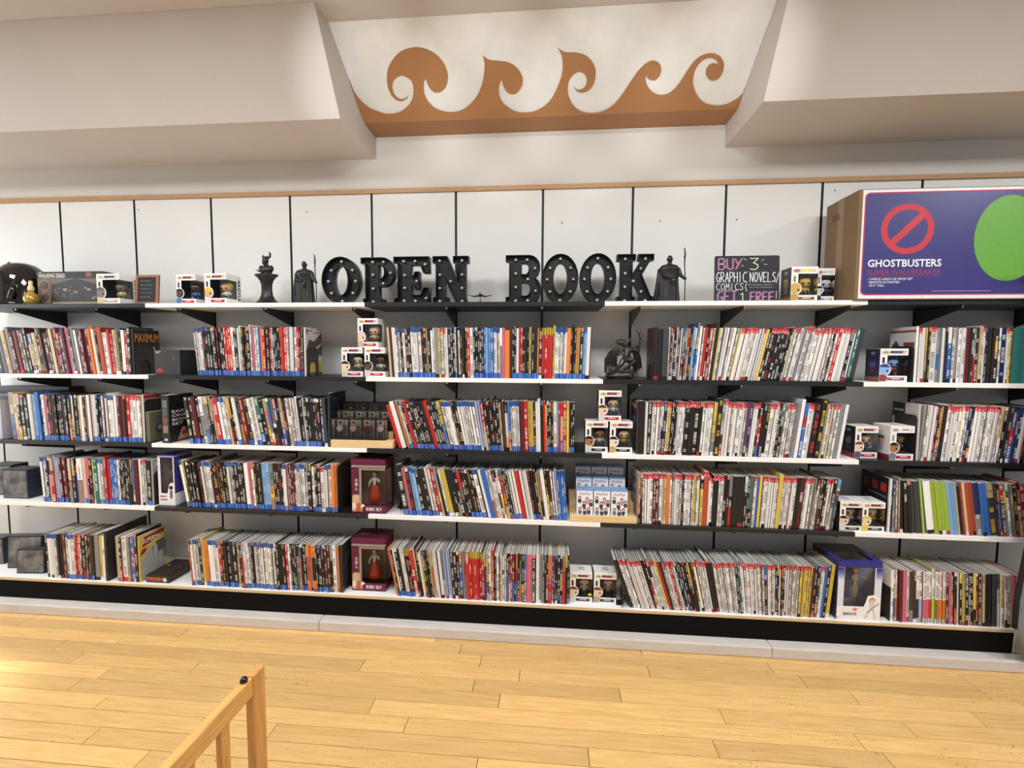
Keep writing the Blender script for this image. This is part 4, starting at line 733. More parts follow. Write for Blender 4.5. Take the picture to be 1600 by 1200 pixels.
# ------------------------------------------------------------------ wooden risers with small cases
def riser(name, label, x0, x1, z, steps):
    r = thing(name, label, 'riser', ((x0+x1)/2, 0, z))
    for i, (ya, yb, hh, *cut) in enumerate(steps):
        o = MB().box(x0-(x0+x1)/2, x1-(x0+x1)/2-(cut[0] if cut else 0), ya, yb, 0, hh).build('step', 'birch', r); bevel(o, 0.0025)
    return r
riser('stepped_riser', 'pale wooden stepped riser under the small clear figure cases', -1.153, -0.816, Z2, ((-0.302, -0.236, 0.041), (-0.2355, -0.166, 0.078, 0.020), (-0.1655, -0.096, 0.112, 0.034)))
def mini_case(shirt, legs):
    r = thing('figure_case', 'x', 'toy case'); w, h, d = 0.068, 0.110, 0.056
    MB().box(-w/2, w/2, 0, d, 0, 0.008, (24, 23, 24)).build('base', 'print', r)
    m = MB()
    for a in (-w/2, w/2-0.0022):
        for y in (0, d-0.0022): m.box(a, a+0.0022, y, y+0.0022, 0.008, h-0.008, (30, 29, 30))
    m.build('corner_frame', 'print', r)
    m = MB()
    for q in ((-w/2, w/2, 0, 0.004), (-w/2, w/2, d-0.004, d), (-w/2, -w/2+0.004, 0.004, d-0.004), (w/2-0.004, w/2, 0.004, d-0.004)): m.box(q[0], q[1], q[2], q[3], h-0.006, h, (44, 42, 42))
    m.build('lid', 'print', r)
    MB().box(-w/2+0.0006, w/2-0.0006, 0.0006, d-0.0006, 0.0085, h-0.003).build('clear_walls', 'smoke', r)
    m = MB()
    for sg in (-1, 1): m.tube([(sg*0.006, d/2, 0.008), (sg*0.006, d/2, 0.042)], [0.004, 0.005], 6, legs)
    m.tube([(0, d/2, 0.040), (0, d/2, 0.055), (0, d/2, 0.070)], [0.009, 0.011, 0.007], 8, shirt)
    for sg in (-1, 1): m.tube([(sg*0.010, d/2, 0.066), (sg*0.016, d/2-0.004, 0.052), (sg*0.006, d/2-0.009, 0.048)], [0.0042, 0.004, 0.0034], 6, shirt)
    m.ell((0, d/2, 0.080), (0.0085, 0.0085, 0.0105), 10, 8, (196, 160, 134)); m.ell((0, d/2+0.002, 0.084), (0.0098, 0.0098, 0.0095), 10, 6, (60, 46, 38))
    m.box(-0.028, 0.028, d-0.004, d-0.0022, 0.01, 0.098, (172, 160, 148))
    m.build('figure', 'paint', r, smooth=False)
    return r
def copy_tree(o, parent=None):
    c = o.copy(); COL.objects.link(c); c.parent = parent
    for ch in o.children: copy_tree(ch, c)
    return c
protos = {}
colors = [((214, 204, 190), (52, 40, 36)), ((206, 192, 178), (60, 46, 38)), ((120, 30, 36), (90, 24, 30)), ((210, 200, 186), (44, 38, 38))]
where = {0: 'front', 1: 'middle', 2: 'back'}
first = {}
for rowi, (y, z) in enumerate(((-0.296, Z2+0.0415), (-0.229, Z2+0.0785), (-0.159, Z2+0.1125))):
    for i in range(4):
        if i not in first: o = first[i] = mini_case(*colors[i])
        else: o = copy_tree(first[i])
        o.location = (-1.116+i*0.0735, y, z)
        o['label'] = 'clear figure case, %s from left in %s tier of the wooden riser' % (ordn(i+1), where[rowi]); o['group'] = 'clear figure cases on the riser'
riser('stepped_riser', 'pale wooden stepped riser carrying nine pastel blind boxes', 0.102, 0.437, Z3, ((-0.302, -0.205, 0.033), (-0.2045, -0.135, 0.075), (-0.1345, -0.065, 0.114)))
def blind(tone):
    r = thing('blind_box', 'x', 'toy box'); w, h, d = 0.081, 0.131, 0.06
    m = MB(); m.box(-w/2, w/2, 0, d, 0, h, tone, {'+z': (120, 160, 206)})
    m.fq(-w/2, w/2, h-0.008, h, -0.0003, (126, 168, 214))
    rg = random.Random(3)
    for i, (a, b) in enumerate(((-0.026, 0.088), (0.012, 0.082), (0.030, 0.070), (-0.004, 0.062), (-0.024, 0.030), (0.020, 0.030), (0.0, 0.026))):
        m.fpoly(arc(a, b-0.016, 0.010, 0.014, 0, 360, 8)[:-1], -0.0004, rg.choice([(150, 60, 80), (60, 60, 110), (206, 150, 160), (120, 110, 130), (70, 60, 70)]))
        m.fpoly(arc(a, b, 0.0085, 0.009, 0, 360, 10)[:-1], -0.0007, rg.choice([(40, 32, 44), (120, 50, 50), (90, 62, 50), (46, 46, 86)]))
        m.fpoly(arc(a, b-0.002, 0.0055, 0.0055, 0, 360, 8)[:-1], -0.001, (240, 206, 190))
    for i in range(7): m.fpoly(arc(-0.027+i*0.0085, 0.108+0.003*math.sin(i*2.1), 0.0042, 0.0058, 0, 360, 8)[:-1], -0.0005, (176, 136, 178)); m.fpoly(arc(-0.027+i*0.0085, 0.108+0.003*math.sin(i*2.1), 0.0018, 0.0028, 0, 360, 6)[:-1], -0.0008, tone)
    m.build('carton', 'print', r)
    return r
pb0 = blind((236, 236, 240)); firstb = True
for rowi, (y, z) in enumerate(((-0.285, Z3+0.0335), (-0.198, Z3+0.0755), (-0.128, Z3+0.1145))):
    for i in range(3):
        o = pb0 if firstb else copy_tree(pb0); firstb = False
        o.location = (0.178+i*0.0865, y, z)
        o['label'] = 'pastel blind box, %s of the %s tier on the wooden riser' % (('left', 'middle', 'right')[i], where[rowi]); o['group'] = 'pastel blind boxes on the riser'

# ------------------------------------------------------------------ marquee letters
def P_(pts): return [(a, b) for a, b in pts]
GL = {}
GL['O'] = ([arc(0.5, 0.5, 0.5, 0.515, 0, 360, 40)[:-1]], [arc(0.5, 0.5, 0.20, 0.335, 0, 360, 32)[:-1]], [(0.5, 0.93), (0.22, 0.74), (0.78, 0.74), (0.14, 0.5), (0.86, 0.5), (0.22, 0.24), (0.78, 0.24), (0.5, 0.06)])
GL['P'] = ([[(0, 1)] + [(0, 0.88), (0.13, 0.88), (0.13, 0.12), (0.05, 0.10), (0.05, 0), (0.66, 0), (0.66, 0.10), (0.52, 0.12), (0.52, 0.38)] + arc(0.64, 0.69, 0.36, 0.31, -90, 90, 14)],
           [[(0.52, 0.84), (0.52, 0.54)] + arc(0.58, 0.69, 0.12, 0.15, -90, 90, 8)], [(0.32, 0.92), (0.64, 0.92), (0.84, 0.68), (0.62, 0.45), (0.32, 0.64), (0.32, 0.34), (0.32, 0.05)])
GL['E'] = ([[(0, 1), (0, 0.88), (0.11, 0.88), (0.11, 0.12), (0, 0.10), (0, 0), (1, 0), (1, 0.34), (0.84, 0.34), (0.76, 0.18), (0.48, 0.18), (0.48, 0.40), (0.56, 0.40), (0.60, 0.31), (0.72, 0.31), (0.72, 0.68), (0.60, 0.68), (0.56, 0.59), (0.48, 0.59), (0.48, 0.83), (0.76, 0.83), (0.84, 0.66), (1, 0.66), (1, 1)]],
           [], [(0.26, 0.92), (0.58, 0.92), (0.86, 0.85), (0.28, 0.62), (0.62, 0.49), (0.28, 0.34), (0.26, 0.06), (0.58, 0.06), (0.88, 0.12)])
GL['N'] = ([[(0, 1), (0, 0.87), (0.09, 0.86), (0.09, 0.13), (0, 0.12), (0, 0), (0.44, 0), (0.44, 0.12), (0.33, 0.13), (0.33, 0.55), (0.66, 0), (0.96, 0), (0.92, 0.14), (0.92, 0.86), (1, 0.87), (1, 1), (0.58, 1), (0.58, 0.87), (0.68, 0.86), (0.68, 0.50), (0.40, 1)]],
           [], [(0.18, 0.92), (0.18, 0.62), (0.18, 0.33), (0.18, 0.05), (0.48, 0.48), (0.80, 0.92), (0.80, 0.62), (0.80, 0.33), (0.80, 0.05)])
GL['B'] = ([[(0, 1), (0, 0.88), (0.10, 0.87), (0.10, 0.13), (0, 0.12), (0, 0)] + arc(0.68, 0.28, 0.32, 0.28, -90, 62, 12) + arc(0.66, 0.75, 0.31, 0.25, -42, 90, 10)],
           [[(0.44, 0.84), (0.44, 0.60)] + arc(0.56, 0.72, 0.10, 0.12, -90, 90, 8), [(0.44, 0.43), (0.44, 0.15)] + arc(0.58, 0.29, 0.12, 0.14, -90, 90, 8)],
           [(0.28, 0.92), (0.60, 0.92), (0.82, 0.74), (0.28, 0.63), (0.62, 0.51), (0.28, 0.34), (0.84, 0.26), (0.28, 0.05), (0.62, 0.06)])
GL['K'] = ([[(0, 1), (0, 0.88), (0.10, 0.87), (0.10, 0.13), (0, 0.12), (0, 0), (0.50, 0), (0.50, 0.12), (0.42, 0.13), (0.42, 0.34), (0.48, 0.40), (0.66, 0.13), (0.60, 0.12), (0.60, 0), (1, 0), (1, 0.12), (0.93, 0.14), (0.68, 0.58), (0.90, 0.87), (1, 0.88), (1, 1), (0.58, 1), (0.58, 0.88), (0.66, 0.87), (0.42, 0.58), (0.42, 0.87), (0.50, 0.88), (0.50, 1)]],
           [], [(0.24, 0.92), (0.78, 0.92), (0.66, 0.72), (0.24, 0.62), (0.47, 0.46), (0.24, 0.34), (0.68, 0.24), (0.24, 0.05), (0.80, 0.05)])
LH = 0.250
bulb_me = MB(); bulb_me.ell((0, -0.007, 0), (0.008, 0.010, 0.008), 10, 8); bulb_me = bulb_me.mesh('bulb', 'bulbglass', True)
sock_me = MB().lathe([(0.0095, 0), (0.0095, 0.003), (0.007, 0.004), (0.004, 0.004)], 12) ; sm_ = MB(); sm_.lathe([(0.0095, 0), (0.0095, 0.003), (0.007, 0.004), (0.003, 0.004)], 12); sock_me = sm_.mesh('socket', 'steel')
which = ['leftmost O of OPEN', 'P of OPEN', 'E of OPEN', 'N of OPEN', 'B of BOOK', 'first O of BOOK', 'second O of BOOK', 'K of BOOK']
for i, (ch, xa, xb) in enumerate((('O', -1.234, -1.022), ('P', -1.036, -0.833), ('E', -0.845, -0.643), ('N', -0.627, -0.434), ('B', -0.241, -0.056), ('O', -0.052, 0.1345), ('O', 0.1385, 0.325), ('K', 0.319, 0.513))):
    yy = -0.205 if i not in (1, 7) else -0.195
    if ch == 'P': xa += 0.016
    if ch == 'E': xa += 0.008
    if ch == 'K': xa += 0.008
    wd = xb - xa
    r = thing('marquee_letter', 'black metal marquee letter with bulbs, the %s' % which[i], 'letter', ((xa+xb)/2, yy, 1.7062+0.0022), group='OPEN BOOK marquee letters')
    outs, ins, bl = GL[ch]; k = 0.972
    def sc(lp): return [((a-0.5)*(wd-0.0045), 0.002+b*LH*k*(1 if ch != 'O' else 0.985)+(0.004 if ch == 'O' else 0)) for a, b in lp]
    lps = [sc(q) for q in outs+ins]
    link('face_plate', curve_mesh('face_plate', lps, 'letter', extrude=0.006), r, (0, 0.036, 0), (R(90), 0, 0))
    link('rim', curve_mesh('rim', lps, 'letter', extrude=0.023, bev=0.0018, fill=False), r, (0, 0.022, 0), (R(90), 0, 0))
    for a, b in bl:
        p = ((a-0.5)*wd, 0.0295, 0.002+b*LH*k)
        so = link('socket', sock_me, r, p, (R(90), 0, 0)); bo = link('bulb', bulb_me, so, (0, 0, 0.003), (R(-90), 0, 0))

# ------------------------------------------------------------------ top shelf ornaments
ZS = 1.7064
r = thing('helmet', 'glossy black flared helmet at the far left end of the top shelf', 'helmet', (-3.055, -0.17, ZS))
m = MB(); m.lathe([(0.150, 0.0), (0.152, 0.012), (0.142, 0.05), (0.135, 0.10), (0.128, 0.15), (0.108, 0.20), (0.075, 0.232), (0.035, 0.246), (0.002, 0.249)], 40, sy=0.85); m.build('shell', 'gloss', r, smooth=True)
m = MB(); m.tube([(-0.03, -0.136, 0.0), (-0.03, -0.112, 0.15), (-0.03, -0.03, 0.244)], [0.012, 0.012, 0.008], 8); m.tube([(0.07, -0.112, 0.03), (0.075, -0.095, 0.13)], [0.02, 0.01], 8); m.build('ridge', 'gloss', r, smooth=True)
m = MB(); m.lathe([(0.158, 0), (0.160, 0.010), (0.150, 0.016)], 40, sy=0.85); m.build('brim', 'gloss', r, smooth=True)
r = thing('glass_ornament', 'small amber bulb-shaped bottle with cream cap beside the helmet', 'bottle', (-2.886, -0.262, ZS))
m = MB(); m.lathe([(0.020, 0), (0.024, 0.004), (0.034, 0.022), (0.035, 0.034), (0.028, 0.054), (0.014, 0.068), (0.010, 0.076)], 20); m.build('bulb_body', 'gold', r, smooth=True)
m = MB(); m.lathe([(0.013, 0.074), (0.015, 0.080), (0.013, 0.100), (0.009, 0.104), (0.009, 0.128), (0.006, 0.131)], 16); m.build('cap', 'cream', r, smooth=True)

r = thing('playset_box', 'wide grey-tan playset carton with dark title band on the top shelf', 'toy box', (-2.69, -0.222, ZS), 0.0)
m = MB(); w, h, d = 0.405, 0.187, 0.11; a = -w/2
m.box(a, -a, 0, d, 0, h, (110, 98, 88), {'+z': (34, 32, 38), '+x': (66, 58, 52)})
m.fq(a, -a, 0.80*h, h, -0.0004, (38, 34, 40)); m.fq(a, a+0.085, 0, 0.80*h, -0.0004, (116, 92, 84)); m.fq(a+0.08, -a, 0.0, 0.30*h, -0.0004, (168, 148, 118))
m.fpoly([(a+0.085, 0.10*h), (a+0.38, 0.10*h), (a+0.38, 0.60*h), (a+0.24, 0.80*h), (a+0.085, 0.62*h)], -0.0007, (52, 50, 52))
for cx_, cz_ in ((a+0.042, 0.60*h), (a+0.045, 0.24*h)): m.fpoly(arc(cx_, cz_, 0.036, 0.034, 0, 360, 16)[:-1], -0.0008, (134, 112, 100)); m.fpoly(arc(cx_, cz_, 0.026, 0.024, 0, 360, 12)[:-1], -0.0011, (90, 72, 66))
rg = random.Random(9)
for i in range(26):
    x_, z_ = rg.uniform(a+0.10, a+0.34), rg.uniform(0.16*h, 0.52*h); s_ = rg.uniform(0.006, 0.016)
    m.fq(x_, x_+s_*1.6, z_, z_+s_, -0.001-0.00003*i, rg.choice([(84, 84, 86), (112, 104, 92), (140, 126, 102), (66, 64, 66), (150, 140, 120), (40, 38, 40)]))
m.fq(a+0.30, a+0.335, 0.84*h, 0.97*h, -0.0008, (140, 82, 70))
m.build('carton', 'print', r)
text('lettering', 'WALKING DEAD', 0.165, 0.024, (216, 212, 204), r, (a+0.01, -0.0012, 0.815*h), '-y', 0.03); text('lettering', 'THE', 0.022, 0.006, (216, 212, 204), r, (a+0.01, -0.0012, 0.955*h), '-y', 0.02)

r = thing('framed_chalkboard', 'small wood-framed chalkboard leaning on the top shelf', 'chalkboard', (-2.2, -0.262, ZS), rot=(R(-5), 0, 0))
w, h = 0.134, 0.160; m = MB(); q = 0.013
m.box(-w/2, -w/2+q, 0, 0.012, 0, h); m.box(w/2-q, w/2, 0, 0.012, 0, h); m.box(-w/2+q, w/2-q, 0, 0.012, 0, q); m.box(-w/2+q, w/2-q, 0, 0.012, h-q, h); m.build('frame', mat('reddish_wood_frame', (150, 104, 76), rough=0.5, noise=0.15, nscale=30), r)
MB().box(-w/2+q, w/2-q, 0.005, 0.010, q, h-q).build('slate', 'chalk', r)
for i, tx in enumerate(('Artists', 'favorite', 'Magazine', '& Drawing', 'comics')): text('chalk_writing', tx, 0.06+0.008*(i % 2), 0.010, (120, 122, 124), r, (-0.042, 0.0046, 0.124-i*0.022), '-y')
MB().box(-0.02, 0.02, 0.012, 0.045, 0.0, 0.004).build('foot', 'chalk', r)

# horned bust on a concave pedestal
r = thing('pedestal_bust', 'black horned bust standing on a flared pedestal, top shelf', 'statue', (-1.553, -0.19, ZS))
m = MB(); m.lathe([(0.084, 0), (0.083, 0.008), (0.066, 0.013), (0.046, 0.030), (0.034, 0.052), (0.030, 0.080), (0.031, 0.108), (0.038, 0.132), (0.054, 0.150), (0.066, 0.158), (0.066, 0.164), (0.044, 0.168)], 28, sy=0.75, fold=lambda th, z: 1-0.08*abs(math.sin(2*th)))
m.build('pedestal', 'resin', r, smooth=True)
m = MB()
m.ell((0, 0, 0.188), (0.034, 0.024, 0.026), 14, 10); m.ell((-0.027, 0, 0.198), (0.014, 0.015, 0.017), 10, 8); m.ell((0.027, 0, 0.196), (0.014, 0.015, 0.019), 10, 8); m.ell((0, 0, 0.171), (0.030, 0.022, 0.006), 12, 6)
m.tube([(0, 0, 0.196), (0, 0, 0.226)], [0.016, 0.011], 10); m.ell((-0.002, -0.002, 0.240), (0.0165, 0.018, 0.023), 12, 10); m.ell((-0.003, -0.017, 0.226), (0.009, 0.008, 0.013), 8, 6)
m.tube([(-0.013, 0, 0.250), (-0.018, 0, 0.262), (-0.011, 0, 0.272)], [0.006, 0.005, 0.002], 8); m.tube([(0.006, 0, 0.256), (0.009, 0, 0.268)], [0.005, 0.002], 8)
m.tube([(0.013, 0, 0.252), (0.023, 0, 0.260), (0.025, 0, 0.274), (0.019, 0, 0.286)], [0.006, 0.006, 0.006, 0.003], 8)
m.tube([(-0.056, -0.01, 0.192), (-0.030, -0.02, 0.180), (0.0, -0.022, 0.178)], [0.002, 0.005, 0.007], 8)
remesh(m, 'bust', 'resin', 0.0022, r)

def robed(label, x, y, h, flip):
    r = thing('robed_figurine', label, 'figurine', (x, y, ZS), group='black robed figurines with staffs'); k = h/0.266
    m = MB()
    m.lathe([(0.052, 0.0), (0.050, 0.02), (0.046, 0.07), (0.044, 0.12), (0.046, 0.15), (0.050, 0.168), (0.040, 0.182), (0.018, 0.190)], 40, (0, 0, 0), sy=0.62, fold=lambda th, z: 1+(0.10*(1-z/0.19))*math.sin(th*9)+0.03*math.sin(th*4))
    m.tube([(-0.040, 0.005, 0.165), (-0.050, 0, 0.10), (-0.060, 0.012, 0.02), (-0.062, 0.012, 0.0)], [0.016, 0.014, 0.014, 0.012], 10)
    m.tube([(0.038, 0, 0.165), (0.052, -0.008, 0.135), (0.068, -0.014, 0.118)], [0.015, 0.010, 0.007], 8); m.ell((0.071, -0.015, 0.118), (0.008, 0.007, 0.008), 8, 6)
    m.tube([(-0.036, -0.008, 0.16), (-0.030, -0.03, 0.13), (0.004, -0.036, 0.120)], [0.015, 0.013, 0.008], 8); m.ell((0.012, -0.032, 0.105), (0.013, 0.010, 0.016), 8, 6)
    m.tube([(0, 0, 0.185), (0, -0.002, 0.205)], [0.012, 0.010], 8); m.ell((0, -0.003, 0.214), (0.0135, 0.015, 0.0185), 12, 10); m.ell((0, -0.017, 0.210), (0.003, 0.004, 0.004), 6, 4)
    for sg in (-1, 1): m.ell((sg*0.013, 0, 0.212), (0.003, 0.004, 0.006), 6, 4)
    m.box(-0.05, 0.05, -0.032, 0.032, 0.0, 0.008)
    for v in range(len(m.v)): m.v[v] = tuple(q*k for q in m.v[v])
    remesh(m, 'robed_body', 'resin', 0.0026, r)
    m = MB(); m.tube([(0.072*k, -0.016*k, 0.0), (0.071*k, -0.016*k, 0.12*k), (0.066*k, -0.016*k, 0.19*k), (0.068*k, -0.016*k, 0.235*k), (0.064*k, -0.016*k, 0.264*k)], [0.0024, 0.0026, 0.0030, 0.0045, 0.0024], 8); m.tube([(0.066*k, -0.016*k, 0.215*k), (0.060*k, -0.016*k, 0.226*k)], [0.003, 0.001], 6); m.build('staff', 'resin', r, smooth=True)
robed('black robed figurine holding a staff, left of the letter O', -1.335, -0.19, 0.268, False)
robed('black robed figurine holding a staff, right of the letter K', 0.590, -0.19, 0.275, False)

r = thing('plane_figurine', 'tiny dark winged aircraft figurine between N and B', 'figurine', (-0.367, -0.245, ZS))
m = MB(); m.lathe([(0.016, 0), (0.015, 0.004), (0.004, 0.007)], 16); m.tube([(0, 0, 0.005), (0, 0, 0.034)], 0.002, 6); m.build('stand', 'resin', r, smooth=True)
m = MB(); m.tube([(0, -0.030, 0.036), (0, 0, 0.040), (0, 0.035, 0.042)], [0.004, 0.008, 0.002], 10)
for sg in (-1, 1): m.tube([(0, 0, 0.039), (sg*0.03, 0.002, 0.034), (sg*0.064, 0.004, 0.042)], [0.006, 0.0035, 0.0012], 8); m.tube([(0, 0.03, 0.042), (sg*0.016, 0.034, 0.044)], [0.002, 0.001], 6)
m.tube([(0, 0.026, 0.042), (0, 0.036, 0.054)], [0.003, 0.001], 6); m.ell((0, -0.012, 0.047), (0.004, 0.008, 0.004), 8, 6); m.build('aircraft', 'resin', r, smooth=True)

# ------------------------------------------------------------------ chalk sign
ST = {'B': [[(0,0),(0,1),(.5,1),(.7,.85),(.6,.58),(.1,.52)],[(.1,.52),(.65,.45),(.75,.2),(.5,0),(0,0)]], 'U': [[(0,1),(.05,.2),(.3,0),(.65,.03),(.75,.2),(.72,1)]], 'Y': [[(0,1),(.35,.5)],[(.8,1),(.1,0)]],
      '3': [[(0,1),(.75,1),(.3,.6),(.7,.45),(.75,.2),(.45,0),(0,.06)]], 'G': [[(.7,.9),(.4,1),(.08,.75),(0,.35),(.2,.03),(.6,.05),(.72,.4),(.4,.42)]], 'R': [[(0,0),(0,1),(.5,1),(.65,.78),(.45,.5),(.05,.48),(.75,0)]],
      'A': [[(0,0),(.4,1),(.75,0)],[(.15,.35),(.65,.35)]], 'P': [[(.05,0),(0,1),(.55,.98),(.7,.75),(.5,.5),(.03,.48)]], 'H': [[(0,0),(0,1)],[(.7,0),(.7,1)],[(0,.5),(.7,.5)]], 'I': [[(.3,0),(.3,1)]],
      'C': [[(.7,.92),(.4,1),(.08,.75),(0,.4),(.2,.05),(.5,0),(.72,.1)]], 'N': [[(0,0),(0,1),(.65,0),(.7,1)]], 'O': [[(.35,1),(.05,.8),(0,.35),(.25,0),(.6,.1),(.75,.5),(.6,.9),(.35,1)]], 'V': [[(0,1),(.4,0),(.8,1)]],
      'E': [[(.7,1),(.05,1),(0,0),(.72,0)],[(.02,.5),(.55,.5)]], 'L': [[(.05,1),(0,0),(.65,0)]], 'S': [[(.7,.95),(.3,1),(.08,.75),(.6,.4),(.6,.1),(.25,0),(0,.1)]], 'M': [[(0,0),(.12,1),(.4,.4),(.68,1),(.8,0)]],
      'T': [[(0,1),(.8,1)],[(.42,1),(.38,0)]], '1': [[(.1,.85),(.4,1),(.42,0)]], 'F': [[(0,0),(.02,1),(.7,1)],[(.02,.52),(.55,.52)]], '!': [[(.3,1),(.28,.3)],[(.27,.08),(.27,0)]], '(': [[(.5,1.15),(.2,.6),(.25,.2),(.5,-.2)]], ')': [[(.2,1.1),(.5,.6),(.4,.2),(.2,-.1)]], '/': [[(.8,1.2),(0,-.4)]]}
BW, BH = 0.307, 0.230
r = thing('chalk_sign', 'black chalk sign lettered BUY 3 GRAPHIC NOVELS/COMICS GET 1 FREE!', 'sign', (0.9565, -0.222, ZS), rot=(R(-3), 0, 0))
me = curve_mesh('board', [rrect(-BW/2, BW/2, 0, BH, 0.008)], 'chalk', extrude=0.003); link('board', me, r, (0, 0.003, 0), (R(90), 0, 0))
def strokes(body, u0, u1, v0, v1, col, wd, name='chalk_lettering', double=False):
    n = len(body); cw = (u1-u0)/n; m = MB(); y = -0.0004; z = 0
    for i, ch in enumerate(body):
        for pl_ in ST.get(ch, []):
            for off in ((0.0,) if not double else (-0.0028, 0.0028)):
                pts = [(-BW/2+(u0+(i+px_*1.02)*cw)*BW+off, (v0+py_*(v1-v0))*BH+off*0.3) for px_, py_ in pl_]
                for (x1_, z1_), (x2_, z2_) in zip(pts, pts[1:]):
                    dx, dz = x2_-x1_, z2_-z1_; L_ = math.hypot(dx, dz) or 1; nx, nz = -dz/L_*wd/2, dx/L_*wd/2; ex, ez = dx/L_*wd*0.3, dz/L_*wd*0.3; z += 1
                    m.face([(x1_-ex+nx, y-z*2e-6, z1_-ez+nz), (x1_-ex-nx, y-z*2e-6, z1_-ez-nz), (x2_+ex-nx, y-z*2e-6, z2_+ez-nz), (x2_+ex+nx, y-z*2e-6, z2_+ez+nz)], col)
    m.build(name, 'print', r)
PK, CRM, GW = (214, 142, 186), (222, 220, 168), (236, 236, 238)
strokes('BUY', 0.06, 0.44, 0.71, 0.94, PK, 0.0024, double=True); strokes('3', 0.55, 0.71, 0.70, 0.94, CRM, 0.0042); strokes('GRAPHIC', 0.03, 0.51, 0.44, 0.65, GW, 0.0034); strokes('NOVELS', 0.55, 0.96, 0.44, 0.64, GW, 0.0034); strokes('/', 0.95, 1.0, 0.47, 0.60, GW, 0.0034)
strokes('COMICS(', 0.03, 0.54, 0.27, 0.41, (196, 198, 202), 0.0034); strokes('GET', 0.05, 0.37, 0.02, 0.25, PK, 0.0024, double=True); strokes('1', 0.40, 0.50, 0.03, 0.20, CRM, 0.004); strokes('FREE', 0.56, 0.94, 0.02, 0.22, PK, 0.0024, double=True); strokes('!', 0.94, 1.0, 0.02, 0.24, PK, 0.004)
m = MB()
for u, v, du, dv in ((0.44, 0.95, 0.05, -0.05), (0.76, 0.93, -0.04, -0.05), (0.41, 0.78, 0.04, 0.01), (0.76, 0.81, 0.05, 0.0), (0.48, 0.62, 0.04, 0.04), (0.72, 0.66, 0.03, -0.04)):
    x_, z_ = -BW/2+u*BW, v*BH; m.face([(x_, -0.0005, z_-0.001), (x_+du*BW, -0.0005, z_+dv*BH-0.001), (x_+du*BW, -0.0005, z_+dv*BH+0.0016), (x_, -0.0005, z_+0.0016)], (206, 206, 180))
m.build('chalk_lettering', 'print', r)
text('chalk_lettering', 'Excludes items', 0.115, 0.009, (150, 152, 156), r, (0.008, -0.0006, 0.36*BH), '-y'); text('chalk_lettering', 'on new Release )', 0.115, 0.009, (150, 152, 156), r, (0.012, -0.0006, 0.30*BH), '-y')
MB().box(-0.02, 0.02, 0.006, 0.05, 0.0, 0.003).build('foot', 'chalk', r)

# ------------------------------------------------------------------ big carton
GX0, GX1, GY0, GY1, GH = 1.398, 2.30, -0.318, -0.066, 0.500
r = thing('prop_carton', 'large cardboard carton with blue label and red prohibition ring, top shelf right', 'carton', (GX0, GY0, ZS))
o = MB().box(0, GX1-GX0, 0, GY1-GY0, 0, GH).build('carton', 'card', r); bevel(o, 0.003)
w = GX1-GX0; m = MB(); m.fq(0.015, w-0.006, 0.004, GH-0.004, -0.0006, (226, 224, 226))
lab = m.build('label_sheet', 'print', r)
me = curve_mesh('label_border', [rrect(0.024, w-0.014, 0.020, GH-0.016, 0.022)], ink((170, 52, 84)), extrude=0.0002); link('label_border', me, lab, (0, -0.0009, 0), (R(90), 0, 0))
me = curve_mesh('label_field', [rrect(0.030, w-0.020, 0.026, GH-0.022, 0.018)], mat('printed_blue_field', (56, 52, 118), rough=0.35, noise=0.12, nscale=4), extrude=0.0002); link('label_field', me, lab, (0, -0.0012, 0), (R(90), 0, 0))
cx, cz, ro, ri = 0.212, 0.318, 0.113, 0.086
me = curve_mesh('prohibition_ring', [arc(cx, cz, ro, ro, 0, 360, 48)[:-1], arc(cx, cz, ri, ri, 0, 360, 40)[:-1]], ink((190, 44, 58)), extrude=0.0002); link('prohibition_ring', me, lab, (0, -0.0016, 0), (R(90), 0, 0))
m = MB(); c45 = math.sqrt(0.5); hw = 0.015; d_ = (c45, c45); n_ = (-c45, c45); q = 0.096
m.fpoly([(cx-d_[0]*q-n_[0]*hw*-1*-1, cz-d_[1]*q-n_[1]*hw), (cx+d_[0]*q-n_[0]*hw, cz+d_[1]*q-n_[1]*hw), (cx+d_[0]*q+n_[0]*hw, cz+d_[1]*q+n_[1]*hw), (cx-d_[0]*q+n_[0]*hw, cz-d_[1]*q+n_[1]*hw)], -0.0022, (190, 44, 58)); m.build('prohibition_bar', 'print', lab)
m = MB(); m.fpoly(arc(0.640, 0.270, 0.145, 0.190, 0, 360, 36)[:-1], -0.0018, (98, 160, 56)); m.build('green_patch', 'print', lab)
text('lettering', 'GHOSTBUSTERS', 0.315, 0.034, (240, 238, 240), lab, (0.050, -0.0016, 0.148), '-y', 0.018)
text('lettering', 'SLIMER WALLBREAKER', 0.315, 0.024, (156, 56, 92), lab, (0.050, -0.0016, 0.112), '-y', 0.0)
m = MB(); m.fq(0.050, 0.365, 0.106, 0.1075, -0.0016, (156, 56, 92)); m.fq(0.33, 0.58, 0.036, 0.0385, -0.0016, (150, 148, 190)); m.build('rule_line', 'print', lab)
for i, tx in enumerate(('- 3-PIECE LIGHT-UP PROP SET', '- REMOTE ACTIVATED', '- 29.5" TALL')): text('lettering', tx, (0.195, 0.140, 0.075)[i], 0.0105, (222, 220, 230), lab, (0.052, -0.0016, 0.088-i*0.0145), '-y', 0.012)
text('marker_writing', 'SDIL', 0.07, 0.03, (54, 42, 34), r, (-0.0006, 0.20, 0.405), '-x', 0.0)
m = MB(); m.face([(-0.0006, 0.155, 0.0), (-0.0006, 0.105, 0.0), (-0.0006, 0.105, GH), (-0.0006, 0.155, GH)], (140, 114, 86)); m.build('packing_tape', 'print', r)

